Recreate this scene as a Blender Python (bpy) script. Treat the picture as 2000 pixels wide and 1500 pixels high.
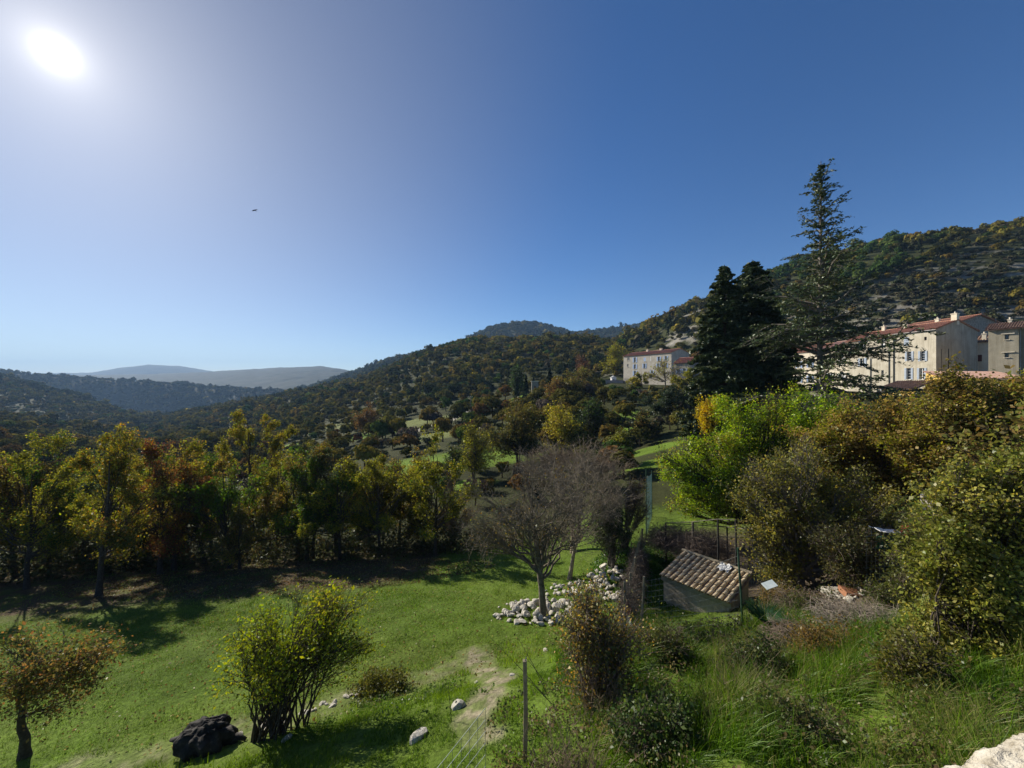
import bpy, math, random
import numpy as np
from mathutils import Vector
R = math.radians
for o in list(bpy.data.objects): bpy.data.objects.remove(o)
SC = bpy.context.scene
COL = SC.collection
# ------------------------------------------------------------------ camera
CZ = 9.0; F = 751.0
cam_d = bpy.data.cameras.new('camera'); cam = bpy.data.objects.new('camera', cam_d); COL.objects.link(cam)
cam_d.sensor_width = 36; cam_d.lens = 36*F/2000; cam_d.clip_start = .05; cam_d.clip_end = 40000
cam.location = (0, 0, CZ); cam.rotation_euler = (R(90), 0, 0); SC.camera = cam
# ------------------------------------------------------------------ sun and sky
SUN_AZ = math.atan2(-890, 751)                     # from +Y, negative = left
SUN_EL = math.atan2(645, math.hypot(890, 751))
SD = Vector((math.sin(SUN_AZ)*math.cos(SUN_EL), math.cos(SUN_AZ)*math.cos(SUN_EL), math.sin(SUN_EL)))
sl = bpy.data.lights.new('sun', 'SUN'); sl.energy = 5.0; sl.angle = R(.5); sl.color = (1, .93, .80)
so = bpy.data.objects.new('sun', sl); COL.objects.link(so)
so.rotation_euler = SD.to_track_quat('Z', 'Y').to_euler()
W = bpy.data.worlds.new('World'); SC.world = W; W.use_nodes = True
nt = W.node_tree; nt.nodes.clear()
def N(nt, t, **k):
    n = nt.nodes.new(t)
    for a, b in k.items():
        if a == 'i':
            for s, v in b.items(): n.inputs[s].default_value = v
        else: setattr(n, a, b)
    return n
sky = N(nt, 'ShaderNodeTexSky', sky_type='NISHITA'); sky.sun_disc = False
sky.sun_elevation = SUN_EL; sky.sun_rotation = SUN_AZ
sky.altitude = 1500; sky.air_density = 1.0; sky.dust_density = .25; sky.ozone_density = 3.0
bg = N(nt, 'ShaderNodeBackground', i={'Strength': .0725})
shs = N(nt, 'ShaderNodeHueSaturation', i={'Hue': .508, 'Saturation': 1.27, 'Value': 1.0}); nt.links.new(sky.outputs[0], shs.inputs['Color'])
nt.links.new(shs.outputs[0], bg.inputs[0])
tc = N(nt, 'ShaderNodeTexCoord'); dp = N(nt, 'ShaderNodeVectorMath', operation='DOT_PRODUCT'); dp.inputs[1].default_value = SD
nt.links.new(tc.outputs['Generated'], dp.inputs[0])
mx0 = N(nt, 'ShaderNodeMath', operation='MAXIMUM', i={1: 0.0}); nt.links.new(dp.outputs['Value'], mx0.inputs[0])
sm = N(nt, 'ShaderNodeMapRange', interpolation_type='SMOOTHSTEP', i={'From Min': .55, 'From Max': 1.15, 'To Min': 1.25, 'To Max': .75}); nt.links.new(mx0.outputs[0], sm.inputs[0]); nt.links.new(sm.outputs[0], shs.inputs['Saturation'])
vm = N(nt, 'ShaderNodeMapRange', interpolation_type='SMOOTHSTEP', i={'From Min': .45, 'From Max': 1.1, 'To Min': 1.0, 'To Max': .78}); nt.links.new(mx0.outputs[0], vm.inputs[0]); nt.links.new(vm.outputs[0], shs.inputs['Value'])
acc = None
for e, a in ((40000, 2.5), (9000, .9), (1800, .26), (350, .13), (60, .13), (12, .058), (4, .014)):     # the glare of dust around the sun
    p = N(nt, 'ShaderNodeMath', operation='POWER', i={1: float(e)}); nt.links.new(mx0.outputs[0], p.inputs[0])
    m = N(nt, 'ShaderNodeMath', operation='MULTIPLY', i={1: a}); nt.links.new(p.outputs[0], m.inputs[0])
    if acc is None: acc = m
    else:
        s = N(nt, 'ShaderNodeMath', operation='ADD'); nt.links.new(acc.outputs[0], s.inputs[0]); nt.links.new(m.outputs[0], s.inputs[1]); acc = s
bg2 = N(nt, 'ShaderNodeBackground', i={'Color': (1.0, .93, .80, 1)}); nt.links.new(acc.outputs[0], bg2.inputs['Strength'])
ad = N(nt, 'ShaderNodeAddShader'); wo = N(nt, 'ShaderNodeOutputWorld')
nt.links.new(bg.outputs[0], ad.inputs[0]); nt.links.new(bg2.outputs[0], ad.inputs[1]); nt.links.new(ad.outputs[0], wo.inputs[0])
SC.view_settings.view_transform = 'Standard'; SC.view_settings.look = 'None'
SC.view_settings.exposure = 0.62; SC.view_settings.gamma = 1.0
SC.cycles.max_bounces = 6; SC.cycles.diffuse_bounces = 3; SC.cycles.transmission_bounces = 4; SC.cycles.volume_bounces = 0
SC.cycles.use_denoising = True
SC.cycles.use_adaptive_sampling = False
# ------------------------------------------------------------------ numeric helpers
def rs(seed): return np.random.default_rng(seed)
_lat = rs(7).random((256, 256))
def vnoise(x, y):
    x = np.asarray(x, float); y = np.asarray(y, float)
    xi = np.floor(x).astype(int); yi = np.floor(y).astype(int); fx = x-xi; fy = y-yi
    fx = fx*fx*(3-2*fx); fy = fy*fy*(3-2*fy)
    a = _lat[xi & 255, yi & 255]; b = _lat[(xi+1) & 255, yi & 255]; c = _lat[xi & 255, (yi+1) & 255]; d = _lat[(xi+1) & 255, (yi+1) & 255]
    return (a*(1-fx)+b*fx)*(1-fy)+(c*(1-fx)+d*fx)*fy
def fbm(x, y, o=4):
    s = 0; a = .5; t = 0
    for i in range(o):
        s = s+a*vnoise(x*2**i+17.3*i, y*2**i+9.1*i); t += a; a *= .5
    return s/t-.5
def sstep(a, b, x):
    t = np.clip((x-a)/(b-a), 0, 1); return t*t*(3-2*t)
# ------------------------------------------------------------------ terrain height
# columns of the valley seen from the terrace: bearing (image x) -> knots (distance, image y)
TAB = [
 (-900, [(70,1000),(350,800),(430,840),(800,735),(950,790),(1300,712),(1800,770),(3500,735),(4200,742),(5000,735)]),
 (-300, [(70,1000),(350,803),(430,845),(800,733),(950,780),(1300,714),(1800,770),(3500,735),(4200,742),(5000,735)]),
 (0,   [(70,985),(350,811),(420,852),(780,737),(900,752),(1300,723),(1700,765),(3500,735),(4200,745),(5000,729)]),
 (70,  [(70,980),(350,824),(420,862),(750,751),(880,772),(1300,731),(1700,768),(3500,735),(4200,745),(5000,729)]),
 (175, [(70,975),(340,841),(410,870),(700,783),(850,812),(1300,734),(1700,770),(3500,733),(4200,745),(5000,728)]),
 (230, [(70,970),(320,850),(380,868),(650,800),(820,815),(1300,738),(1700,772),(3500,732),(4200,745),(5000,719)]),
 (290, [(70,968),(300,856),(360,862),(620,811),(800,822),(1300,744),(1700,774),(3500,731),(4200,745),(5000,712)]),
 (350, [(70,965),(280,855),(340,852),(620,806),(800,820),(1300,749),(1700,776),(3500,729),(4200,745),(5000,715)]),
 (420, [(70,962),(250,858),(320,846),(600,791),(800,812),(1300,753),(1700,776),(3500,726),(4200,742),(5000,726)]),
 (500, [(70,960),(220,858),(300,840),(580,776),(760,800),(1300,758),(1700,772),(3500,721),(4200,738),(5000,735)]),
 (560, [(70,960),(190,856),(280,830),(560,764),(720,785),(1300,764),(1600,768),(3500,718),(4200,735),(5000,738)]),
 (630, [(70,955),(160,853),(260,815),(540,750),(680,775),(1350,752),(1600,765),(3500,716),(4200,735),(5000,740)]),
 (700, [(66,950),(140,850),(250,800),(520,738),(660,760),(1400,728),(1600,748),(3000,728),(4200,745),(5000,745)]),
 (760, [(64,945),(135,845),(240,793),(500,712),(640,735),(1500,708),(1700,730),(2600,735),(4200,745),(5000,745)]),
 (845, [(62,935),(130,836),(230,782),(480,676),(640,705),(1100,690),(1300,715),(1800,700),(4200,745),(5000,745)]),
 (915, [(60,930),(130,826),(220,772),(450,662),(600,680),(850,700),(950,705),(1350,662),(4200,745),(5000,745)]),
 (950, [(60,928),(125,820),(215,768),(440,663),(600,680),(850,700),(950,705),(1350,646),(4200,745),(5000,745)]),
 (1015,[(60,922),(120,806),(205,755),(430,660),(600,675),(850,700),(950,705),(1350,631),(4200,745),(5000,745)]),
 (1072,[(60,918),(120,796),(200,750),(420,656),(600,670),(850,700),(950,705),(1350,641),(4200,745),(5000,745)]),
 (1125,[(60,905),(125,785),(200,742),(400,657),(600,670),(850,700),(950,705),(1350,652),(4200,745),(5000,745)]),
 (1195,[(60,890),(150,751),(200,728),(380,668),(600,675),(850,700),(950,705),(1350,645),(4200,745),(5000,745)]),
 (1258,[(60,868),(158,750),(190,728),(330,640),(600,655),(850,700),(950,705),(1350,637),(4200,745),(5000,745)]),
 (1330,[(60,850),(145,752),(180,722),(300,603),(600,620),(1400,690),(1700,690),(2400,700),(4200,745),(5000,745)]),
 (1400,[(56,840),(120,752),(170,712),(285,575),(600,600),(1400,690),(1700,690),(2400,700),(4200,745),(5000,745)]),
 (1510,[(50,828),(100,757),(150,705),(265,530),(600,560),(1400,650),(1700,690),(2400,700),(4200,745),(5000,745)]),
 (1700,[(45,812),(82,765),(125,695),(245,482),(600,520),(1400,650),(1700,690),(2400,700),(4200,745),(5000,745)]),
 (1830,[(42,805),(74,762),(112,685),(235,462),(600,510),(1400,650),(1700,690),(2400,700),(4200,745),(5000,745)]),
 (2000,[(40,800),(70,750),(105,680),(225,437),(600,500),(1400,650),(1700,690),(2400,700),(4200,745),(5000,745)]),
 (2900,[(40,790),(70,740),(100,660),(200,400),(600,480),(1400,650),(1700,690),(2400,700),(4200,745),(5000,745)]),
]
for _p, _k in TAB:                                             # allow for the height of the trees that stand on the ridges
    y, v = _k[3]; _k[3] = (y, v+(11 if _p > 560 else 8))
    if _p <= 560: _k[5] = (_k[5][0], _k[5][1]+5); _k[4] = (1130, _k[4][1]+6)
    if _p >= 900: _k[7] = (_k[7][0], _k[7][1]+1)
TPX = np.array([t[0] for t in TAB], float)
TLY = np.log(np.array([[k[0] for k in t[1]] for t in TAB], float))
TV = np.array([[(k[1]-750)/F for k in t[1]] for t in TAB], float)
TZ = CZ-TV*np.exp(TLY)
NK = TLY.shape[1]
def near_z(X, Y):
    X = np.asarray(X, float); Y = np.asarray(Y, float)
    right = sstep(2.5, 6.5, X)
    Yc = np.maximum(Y, 8.5)
    meadow = .05*X-.2*(Yc-14)
    garden = -.42-.01*(Y-15)+.07*np.maximum(X-9, 0)
    base = meadow*(1-right)+garden*right
    d = (X+6.2)*.447-(Y-9)*.894
    b = .53*np.log1p(np.exp(np.clip(d*3, -40, 40)))/3
    z = base+b*(.68+.32*right)
    z = z+.22*np.exp(-((d+.25)/.5)**2)*(1-right)*sstep(-9, -6, -X)*0
    cap = 5.0
    z = np.where(z > cap-1, cap-np.exp(-(z-(cap-1))), z)
    return z
def H(X, Y):
    X = np.asarray(X, float); Y = np.asarray(Y, float)
    Ys = np.maximum(Y, 3.0); px = 1000+F*X/Ys
    px = np.clip(px, TPX[0]+1, TPX[-1]-1)
    i = np.clip(np.searchsorted(TPX, px)-1, 0, len(TPX)-2)
    f = (px-TPX[i])/(TPX[i+1]-TPX[i])
    ly = np.log(np.maximum(Y, 30.))
    k0z = near_z(X/Ys*30, np.full_like(X, 30.))
    KY = [np.full_like(X, math.log(30.))]; KZ = [k0z]
    for k in range(NK):
        KY.append(TLY[i, k]*(1-f)+TLY[i+1, k]*f); KZ.append(TZ[i, k]*(1-f)+TZ[i+1, k]*f)
    z = np.array(KZ[-1], copy=True)
    for k in range(NK):
        t = np.clip((ly-KY[k])/(KY[k+1]-KY[k]), 0, 1)
        t = .45*t+.55*t*t*(3-2*t)
        z = np.where((ly >= KY[k]) & (ly < KY[k+1]), KZ[k]*(1-t)+KZ[k+1]*t, z)
    w = sstep(24, 34, Y)
    zz = near_z(X, Y)*(1-w)+z*w
    far = np.exp(ly)
    amp = np.minimum(far*.011, 18)*sstep(35, 150, Y)
    sc = 12+far*.06
    zz = zz+amp*fbm(X/60.+3, Y/60.+5, 4)*(60/np.maximum(sc, 20))**0*sstep(40, 200, Y)
    bm_ = (X+6.2)*.447-(Y-9)*.894; zz = zz+.55*fbm(X/1.25+2, Y/1.25, 3)*sstep(1.2, 2.6, bm_)*sstep(.8, 2.0, X)*(1-sstep(12, 14, Y))
    zz = zz+.16*fbm(X/2.2, Y/2.2, 4)*sstep(5, 9, Y)*(1-sstep(30, 60, Y)*.4)
    return zz
def h1(x, y): return float(H(np.array([x]), np.array([y]))[0])
def P(px, py, Y): return Vector(((px-1000)/F*Y, Y, CZ-(py-750)/F*Y))
def hitY(px, py, y0=3.0, y1=900):
    """distance at which the line of sight through an image point meets the ground"""
    Y = np.geomspace(y0, y1, 2500); X = (px-1000)/F*Y
    g = H(X, Y)-(CZ-(py-750)/F*Y)
    idx = np.where((g[1:] >= 0) & (g[:-1] < 0))[0]
    return float(Y[idx[0]+1]) if len(idx) else None
def G(px, py, y0=3.0):
    Y = hitY(px, py, y0)
    if Y is None: Y = 60.
    x = (px-1000)/F*Y
    return Vector((x, Y, h1(x, Y)))
def GY(px, Y):
    x = (px-1000)/F*Y
    return Vector((x, Y, h1(x, Y)))
# ------------------------------------------------------------------ object helpers
def tag(o, label=None, cat=None, group=None, kind=None):
    if label: o['label'] = label
    if cat: o['category'] = cat
    if group: o['group'] = group
    if kind: o['kind'] = kind
    return o
def empty(name, loc, label, cat, group=None):
    o = bpy.data.objects.new(name, None); COL.objects.link(o); o.location = loc; o.empty_display_size = .2
    return tag(o, label, cat, group)
def mesh_np(name, V, Fq, mat, cols=None, smooth=False, uv=None):
    """V (n,3); Fq (m,k) one face size, or list of such arrays"""
    if not isinstance(Fq, list): Fq = [Fq]
    Fq = [f for f in Fq if len(f)]
    me = bpy.data.meshes.new(name); V = np.ascontiguousarray(V, np.float32)
    me.vertices.add(len(V)); me.vertices.foreach_set('co', V.ravel())
    loops = np.concatenate([f.ravel() for f in Fq]).astype(np.int32)
    sizes = np.concatenate([np.full(len(f), f.shape[1], np.int32) for f in Fq])
    starts = np.concatenate([[0], np.cumsum(sizes)[:-1]]).astype(np.int32)
    me.loops.add(len(loops)); me.loops.foreach_set('vertex_index', loops)
    me.polygons.add(len(sizes)); me.polygons.foreach_set('loop_start', starts)
    me.polygons.foreach_set('loop_total', sizes)
    if smooth: me.polygons.foreach_set('use_smooth', np.ones(len(sizes), bool))
    if cols is not None:
        a = me.color_attributes.new('Col', 'FLOAT_COLOR', 'POINT')
        c = np.ones((len(V), 4), np.float32); c[:, :3] = cols; a.data.foreach_set('color', c.ravel())
    me.update(calc_edges=True)
    for m in (mat if isinstance(mat, (list, tuple)) else [mat]): me.materials.append(m)
    return me
def obj(name, me, parent=None, loc=None):
    o = bpy.data.objects.new(name, me); COL.objects.link(o)
    if parent is not None: o.parent = parent
    if loc is not None: o.location = loc
    return o
class MB:
    """small mesh collector for boxes, tubes and plates"""
    def __init__(s): s.v = []; s.f = []
    def add(s, vs, fs):
        b = len(s.v); s.v += [tuple(v) for v in vs]; s.f += [tuple(i+b for i in f) for f in fs]
    def box(s, c, d, ax=None):
        """centre c, half sizes d, optional axes"""
        ax = ax or (Vector((1, 0, 0)), Vector((0, 1, 0)), Vector((0, 0, 1))); c = Vector(c)
        vs = [c+ax[0]*d[0]*i+ax[1]*d[1]*j+ax[2]*d[2]*k for i in (-1, 1) for j in (-1, 1) for k in (-1, 1)]
        s.add(vs, [(0, 1, 3, 2), (4, 6, 7, 5), (0, 4, 5, 1), (2, 3, 7, 6), (0, 2, 6, 4), (1, 5, 7, 3)])
    def hexa(s, lo, hi):
        """lo, hi: four points each, same order"""
        s.add(list(lo)+list(hi), [(3, 2, 1, 0), (4, 5, 6, 7), (0, 1, 5, 4), (1, 2, 6, 5), (2, 3, 7, 6), (3, 0, 4, 7)])
    def tube(s, pts, r, n=6):
        pts = [Vector(p) for p in pts]; rr = r if isinstance(r, (list, tuple)) else [r]*len(pts); b = len(s.v)
        for i, p in enumerate(pts):
            d = (pts[min(i+1, len(pts)-1)]-pts[max(i-1, 0)]).normalized()
            a = d.orthogonal().normalized() if abs(d.z) > .9 else d.cross(Vector((0, 0, 1))).normalized()
            c = d.cross(a)
            for k in range(n):
                t = 2*math.pi*k/n; s.v.append(tuple(p+a*math.cos(t)*rr[i]+c*math.sin(t)*rr[i]))
        for i in range(len(pts)-1):
            for k in range(n):
                s.f.append((b+i*n+k, b+i*n+(k+1) % n, b+(i+1)*n+(k+1) % n, b+(i+1)*n+k))
        s.f.append(tuple(b+k for k in range(n))[::-1]); s.f.append(tuple(b+(len(pts)-1)*n+k for k in range(n)))
    def build(s, name, mat, parent=None, org=(0, 0, 0), smooth=False, bevel=0):
        me = bpy.data.meshes.new(name); o0 = Vector(org)
        me.from_pydata([tuple(Vector(v)-o0) for v in s.v], [], s.f); me.update()
        import bmesh
        bm = bmesh.new(); bm.from_mesh(me); bmesh.ops.recalc_face_normals(bm, faces=bm.faces); bm.to_mesh(me); bm.free()
        me.materials.append(mat)
        if smooth:
            for p in me.polygons: p.use_smooth = True
        o = obj(name, me, parent)
        if parent is None: o.location = o0
        if bevel:
            m = o.modifiers.new('bevel', 'BEVEL'); m.width = bevel; m.segments = 2; m.limit_method = 'ANGLE'
        return o
# ------------------------------------------------------------------ materials
def new_mat(name):
    m = bpy.data.materials.new(name); m.use_nodes = True; m.node_tree.nodes.clear()
    return m, m.node_tree, N(m.node_tree, 'ShaderNodeOutputMaterial')
def noise(nt, scale, detail=4, rough=.55, co=None, dist=0):
    n = N(nt, 'ShaderNodeTexNoise', i={'Scale': scale, 'Detail': detail, 'Roughness': rough, 'Distortion': dist})
    if co is not None: nt.links.new(co, n.inputs['Vector'])
    return n
def ramp(nt, fac, stops):
    r = N(nt, 'ShaderNodeValToRGB'); nt.links.new(fac, r.inputs[0]); e = r.color_ramp.elements
    while len(e) < len(stops): e.new(.5)
    for k, (p, c) in enumerate(stops): e[k].position = p; e[k].color = (*c, 1) if len(c) == 3 else c
    return r
def mixc(nt, a, b, fac, typ='MIX'):
    m = N(nt, 'ShaderNodeMix', data_type='RGBA', blend_type=typ)
    for s, v in ((6, a), (7, b), (0, fac)):
        if isinstance(v, (int, float)): m.inputs[s].default_value = v
        elif isinstance(v, tuple): m.inputs[s].default_value = (*v, 1)
        else: nt.links.new(v, m.inputs[s])
    return m.outputs[2]
def foliage_mat(name, trans=.45, gloss=.06):
    m, nt, out = new_mat(name)
    a = N(nt, 'ShaderNodeAttribute', attribute_name='Col')
    d = N(nt, 'ShaderNodeBsdfDiffuse'); t = N(nt, 'ShaderNodeBsdfTranslucent'); g = N(nt, 'ShaderNodeBsdfGlossy', i={'Roughness': .42, 'Color': (.8, .85, .8, 1)})
    nt.links.new(a.outputs['Color'], d.inputs[0])
    hs = N(nt, 'ShaderNodeHueSaturation', i={'Saturation': 1.08, 'Value': 1.35}); nt.links.new(a.outputs['Color'], hs.inputs['Color']); nt.links.new(hs.outputs[0], t.inputs[0])
    mx = N(nt, 'ShaderNodeMixShader', i={0: trans}); nt.links.new(d.outputs[0], mx.inputs[1]); nt.links.new(t.outputs[0], mx.inputs[2])
    m2 = N(nt, 'ShaderNodeMixShader', i={0: gloss}); nt.links.new(mx.outputs[0], m2.inputs[1]); nt.links.new(g.outputs[0], m2.inputs[2])
    nt.links.new(m2.outputs[0], out.inputs[0]); return m
LEAF = foliage_mat('leaf', .45, .018); NEEDLE = foliage_mat('needle', .12, .04); FARLEAF = foliage_mat('far_leaf', .22, .0); BLADE = foliage_mat('grass_blade', .4, .015)
def simple_mat(name, stops, scale=6, rough=.85, bump=.3, detail=6, bscale=None, metal=0, spec=.3, dist=0):
    m, nt, out = new_mat(name); tc = N(nt, 'ShaderNodeTexCoord')
    n = noise(nt, scale, detail, .6, tc.outputs['Object'], dist); c = ramp(nt, n.outputs[0], stops)
    b = N(nt, 'ShaderNodeBsdfPrincipled', i={'Roughness': rough, 'Metallic': metal, 'Specular IOR Level': spec}); nt.links.new(c.outputs[0], b.inputs['Base Color'])
    if bump:
        n2 = noise(nt, bscale or scale*4, 5, .6, tc.outputs['Object']); bp = N(nt, 'ShaderNodeBump', i={'Strength': bump, 'Distance': .02})
        nt.links.new(n2.outputs[0], bp.inputs['Height']); nt.links.new(bp.outputs[0], b.inputs['Normal'])
    nt.links.new(b.outputs[0], out.inputs[0]); return m
BARK = simple_mat('bark', [(.3, (.035, .026, .018)), (.7, (.10, .08, .06))], 14, .95, .8)
BARKG = simple_mat('grey_bark', [(.3, (.09, .078, .062)), (.7, (.20, .175, .145))], 14, .95, .6)
TWIG = simple_mat('twig', [(.3, (.10, .075, .058)), (.7, (.22, .17, .135))], 8, .9, 0)
DRY = simple_mat('dry_stalk', [(.3, (.16, .11, .07)), (.7, (.34, .26, .17))], 8, .9, 0)
STONE = simple_mat('limestone', [(.25, (.30, .26, .20)), (.5, (.52, .48, .40)), (.75, (.66, .62, .54))], 5, .9, .9, bscale=14)
OLDW = simple_mat('weathered_wood', [(.3, (.16, .13, .09)), (.7, (.34, .29, .20))], 9, .9, .5)
WIRE = simple_mat('wire', [(.3, (.16, .19, .18)), (.7, (.28, .31, .30))], 5, .5, 0, metal=.6)
GPOST = simple_mat('green_post', [(.3, (.03, .07, .045)), (.7, (.05, .10, .065))], 5, .5, .1)
# ------------------------------------------------------------------ branch and leaf builders (numpy)
def bez(p0, p1, p2, n):
    t = np.linspace(0, 1, n+1)[None, :, None]
    return (1-t)**2*p0[:, None]+2*t*(1-t)*p1[:, None]+t*t*p2[:, None]
def tubes(polys, r0, r1, sides, power=1.0):
    """polys (M,n+1,3), r0,r1 (M,) -> verts, quads (joined rings per polyline)"""
    M, n1, _ = polys.shape
    tan = np.empty_like(polys); tan[:, 1:-1] = polys[:, 2:]-polys[:, :-2]; tan[:, 0] = polys[:, 1]-polys[:, 0]; tan[:, -1] = polys[:, -1]-polys[:, -2]
    tan /= np.linalg.norm(tan, axis=2, keepdims=True)+1e-9
    ref = np.where(np.abs(tan[:, :1, 2:3]) > .8, np.array([1., 0, 0]), np.array([0., 0, 1.]))
    a = np.cross(tan, np.broadcast_to(ref, tan.shape)); a /= np.linalg.norm(a, axis=2, keepdims=True)+1e-9
    b = np.cross(tan, a)
    t = np.linspace(0, 1, n1)[None]**power
    r = r0[:, None]*(1-t)+r1[:, None]*t
    ang = np.arange(sides)*2*np.pi/sides
    V = polys[:, :, None]+r[:, :, None, None]*(a[:, :, None]*np.cos(ang)[None, None, :, None]+b[:, :, None]*np.sin(ang)[None, None, :, None])
    idx = np.arange(M*n1*sides).reshape(M, n1, sides)
    nx = np.roll(idx, -1, axis=2)
    Q = np.stack([idx[:, :-1], nx[:, :-1], nx[:, 1:], idx[:, 1:]], axis=-1).reshape(-1, 4)
    return V.reshape(-1, 3), Q
def join(parts):
    Vs, Qs, off = [], [], 0
    for V, Q in parts:
        Vs.append(V); Qs.append(Q+off); off += len(V)
    return np.concatenate(Vs), np.concatenate(Qs)
def unit(v): return v/(np.linalg.norm(v, axis=-1, keepdims=True)+1e-9)
def leaves(rng, c, size, up=.4, aspect=.6, jit=.35, out=None, outw=0, dirs=None):
    """one folded diamond per centre"""
    n = len(c)
    nrm = rng.normal(size=(n, 3)); nrm = unit(nrm); nrm[:, 2] += up
    if out is not None: nrm = nrm+outw*out
    nrm = unit(nrm)
    d = rng.normal(size=(n, 3)) if dirs is None else dirs+.5*rng.normal(size=(n, 3))
    d = unit(d-nrm*np.sum(d*nrm, axis=1, keepdims=True)); s = np.cross(nrm, d)
    L = size*(1+jit*rng.normal(size=(n, 1))).clip(.4, 2)
    W_ = L*aspect
    v0 = c-d*L*.5; v2 = c+d*L*.5; m = c+d*L*rng.uniform(-.08, .08, (n, 1))+nrm*L*.08
    v1 = m+s*W_*.5; v3 = m-s*W_*.5
    V = np.stack([v0, v1, v2, v3], 1).reshape(-1, 3); Q = np.arange(4*n).reshape(n, 4)
    return V, Q
def pal_cols(rng, c, pal, nsc=.9, spread=.28):
    """leaf colours: palette [(weight,(r,g,b))...] chosen by slow noise + chance (hue and tone variety)"""
    n = len(c); w = np.array([p[0] for p in pal], float); w = np.cumsum(w/w.sum()); C = np.array([p[1] for p in pal], float)
    q = vnoise(c[:, 0]*nsc+31+c[:, 2]*.5, c[:, 1]*nsc+c[:, 2]*nsc*.8)
    q = (q-.5)*1.3+.5+spread*rng.normal(size=n); q = q.clip(0, .999)
    k = np.searchsorted(w, q).clip(0, len(C)-1)
    col = C[k]*(1+.18*rng.normal(size=(n, 1))).clip(.55, 1.6)
    col = col*(1+.06*rng.normal(size=(n, 3)))
    return np.repeat(col.clip(.004, .9), 4, axis=0)
def rand_ell(rng, n, bias=.45):
    v = unit(rng.normal(size=(n, 3))); return v*(rng.random((n, 1))**bias)
def tree(name, base, lobes, label, cat='tree', group=None, seed=1, trunk_r=.12, ncl=26, nsub=8, ntwig=3, nleaf=6000, lsize=.11,
         pal=None, cb=.25, att=(.35, .7), clR=.6, lsp=.24, bark=None, leafmat=None, stems=0, twig_r=.008, trunk_top=.8, lean=None, up=.4, stem_sp=.3, part='trunk', twn=.7, twz=.25, aspect=.62, bareout=.0, parent_label=None, wig=1.0):
    """lobes: list of (x,y,z,rx,ry,rz) offsets from the base"""
    rng = rs(seed); L = np.array(lobes, float); base = np.array(base, float)
    vol = (L[:, 3]*L[:, 4]*L[:, 5])**.8; k = rng.choice(len(L), ncl, p=vol/vol.sum())
    cen = L[k, :3]+rand_ell(rng, ncl, .4)*L[k, 3:]*.85
    top = L[:, :3].mean(0).copy(); zt = (L[:, 2]+L[:, 5]).max(); top[2] = zt*trunk_top
    if lean is not None: top[:2] = lean
    parts = []; bark = bark or BARK
    tn = 9
    if stems == 0:
        tt = np.linspace(0, 1, tn+1)[:, None]
        tp = tt*top[None]+np.concatenate([np.cumsum(rng.normal(size=(tn+1, 2))*.03*zt/6*wig, 0)*np.minimum(1, tt*3), np.zeros((tn+1, 1))], 1)
        tp[0] = [0, 0, -.25]
        V, Q = tubes(tp[None], np.array([trunk_r*1.15]), np.array([trunk_r*.15]), 9, .9); parts.append((V, Q))
        fl = np.array([[[0, 0, -.3], tp[1]*.5, tp[1]]]); V, Q = tubes(fl, np.array([trunk_r*1.7]), np.array([trunk_r*.9]), 9, .6); parts.append((V, Q))
        zc = cen[:, 2]; s = np.clip((zc/top[2])*rng.uniform(att[0], att[1], ncl), cb, .97)
        fi = s*tn; i0 = np.floor(fi).astype(int).clip(0, tn-1); fr = (fi-i0)[:, None]
        p0 = tp[i0]*(1-fr)+tp[i0+1]*fr; lr = trunk_r*(1-s*.8)*.55
    else:
        ang = rng.uniform(0, 2*np.pi, stems); rr = rng.uniform(.1, 1, stems)*stem_sp
        sb = np.stack([np.cos(ang)*rr, np.sin(ang)*rr, np.full(stems, -.15)], 1)
        p0 = sb[rng.integers(0, stems, ncl)]; lr = np.full(ncl, trunk_r*.5)
    cw = rng.uniform(.15, 1.7, ncl)**1.2; cR = rng.uniform(.6, 1.45, ncl)*clR
    d = cen-p0; mid = p0+d*.5; ln = np.linalg.norm(d, axis=1, keepdims=True)
    mid[:, 2:3] += (-.12 if stems == 0 else .16)*ln*rng.uniform(.3, 1.3, (ncl, 1)); mid[:, :2] += rng.normal(size=(ncl, 2))*.08*ln
    if stems: mid[:, :2] = p0[:, :2]+d[:, :2]*.3+rng.normal(size=(ncl, 2))*.04*ln
    limb = bez(p0, mid, cen, 7); limb[:, 1:-1] += rng.normal(size=(ncl, 6, 3))*.022*ln[:, None]*wig
    V, Q = tubes(limb, lr, np.maximum(lr*.16, twig_r), 6); parts.append((V, Q))
    # sub branches
    m = ncl*nsub; li = np.repeat(np.arange(ncl), nsub); s = rng.uniform(.35, 1, m); fi = s*7; i0 = np.floor(fi).astype(int).clip(0, 6); fr = (fi-i0)[:, None]
    q0 = limb[li, i0]*(1-fr)+limb[li, i0+1]*fr
    q2 = cen[li]+rand_ell(rng, m, .4)*cR[li][:, None]*np.array([1, 1, .75])+(cen[li]-L[k[li], :3])*.15
    q1 = (q0+q2)/2+rng.normal(size=(m, 3))*.12*clR; q1[:, 2] += .05*clR
    sub = bez(q0, q1, q2, 4)
    V, Q = tubes(sub, np.maximum(lr[li]*.28, twig_r*1.3), np.full(m, twig_r), 4); parts.append((V, Q))
    sub2 = sub
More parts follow.
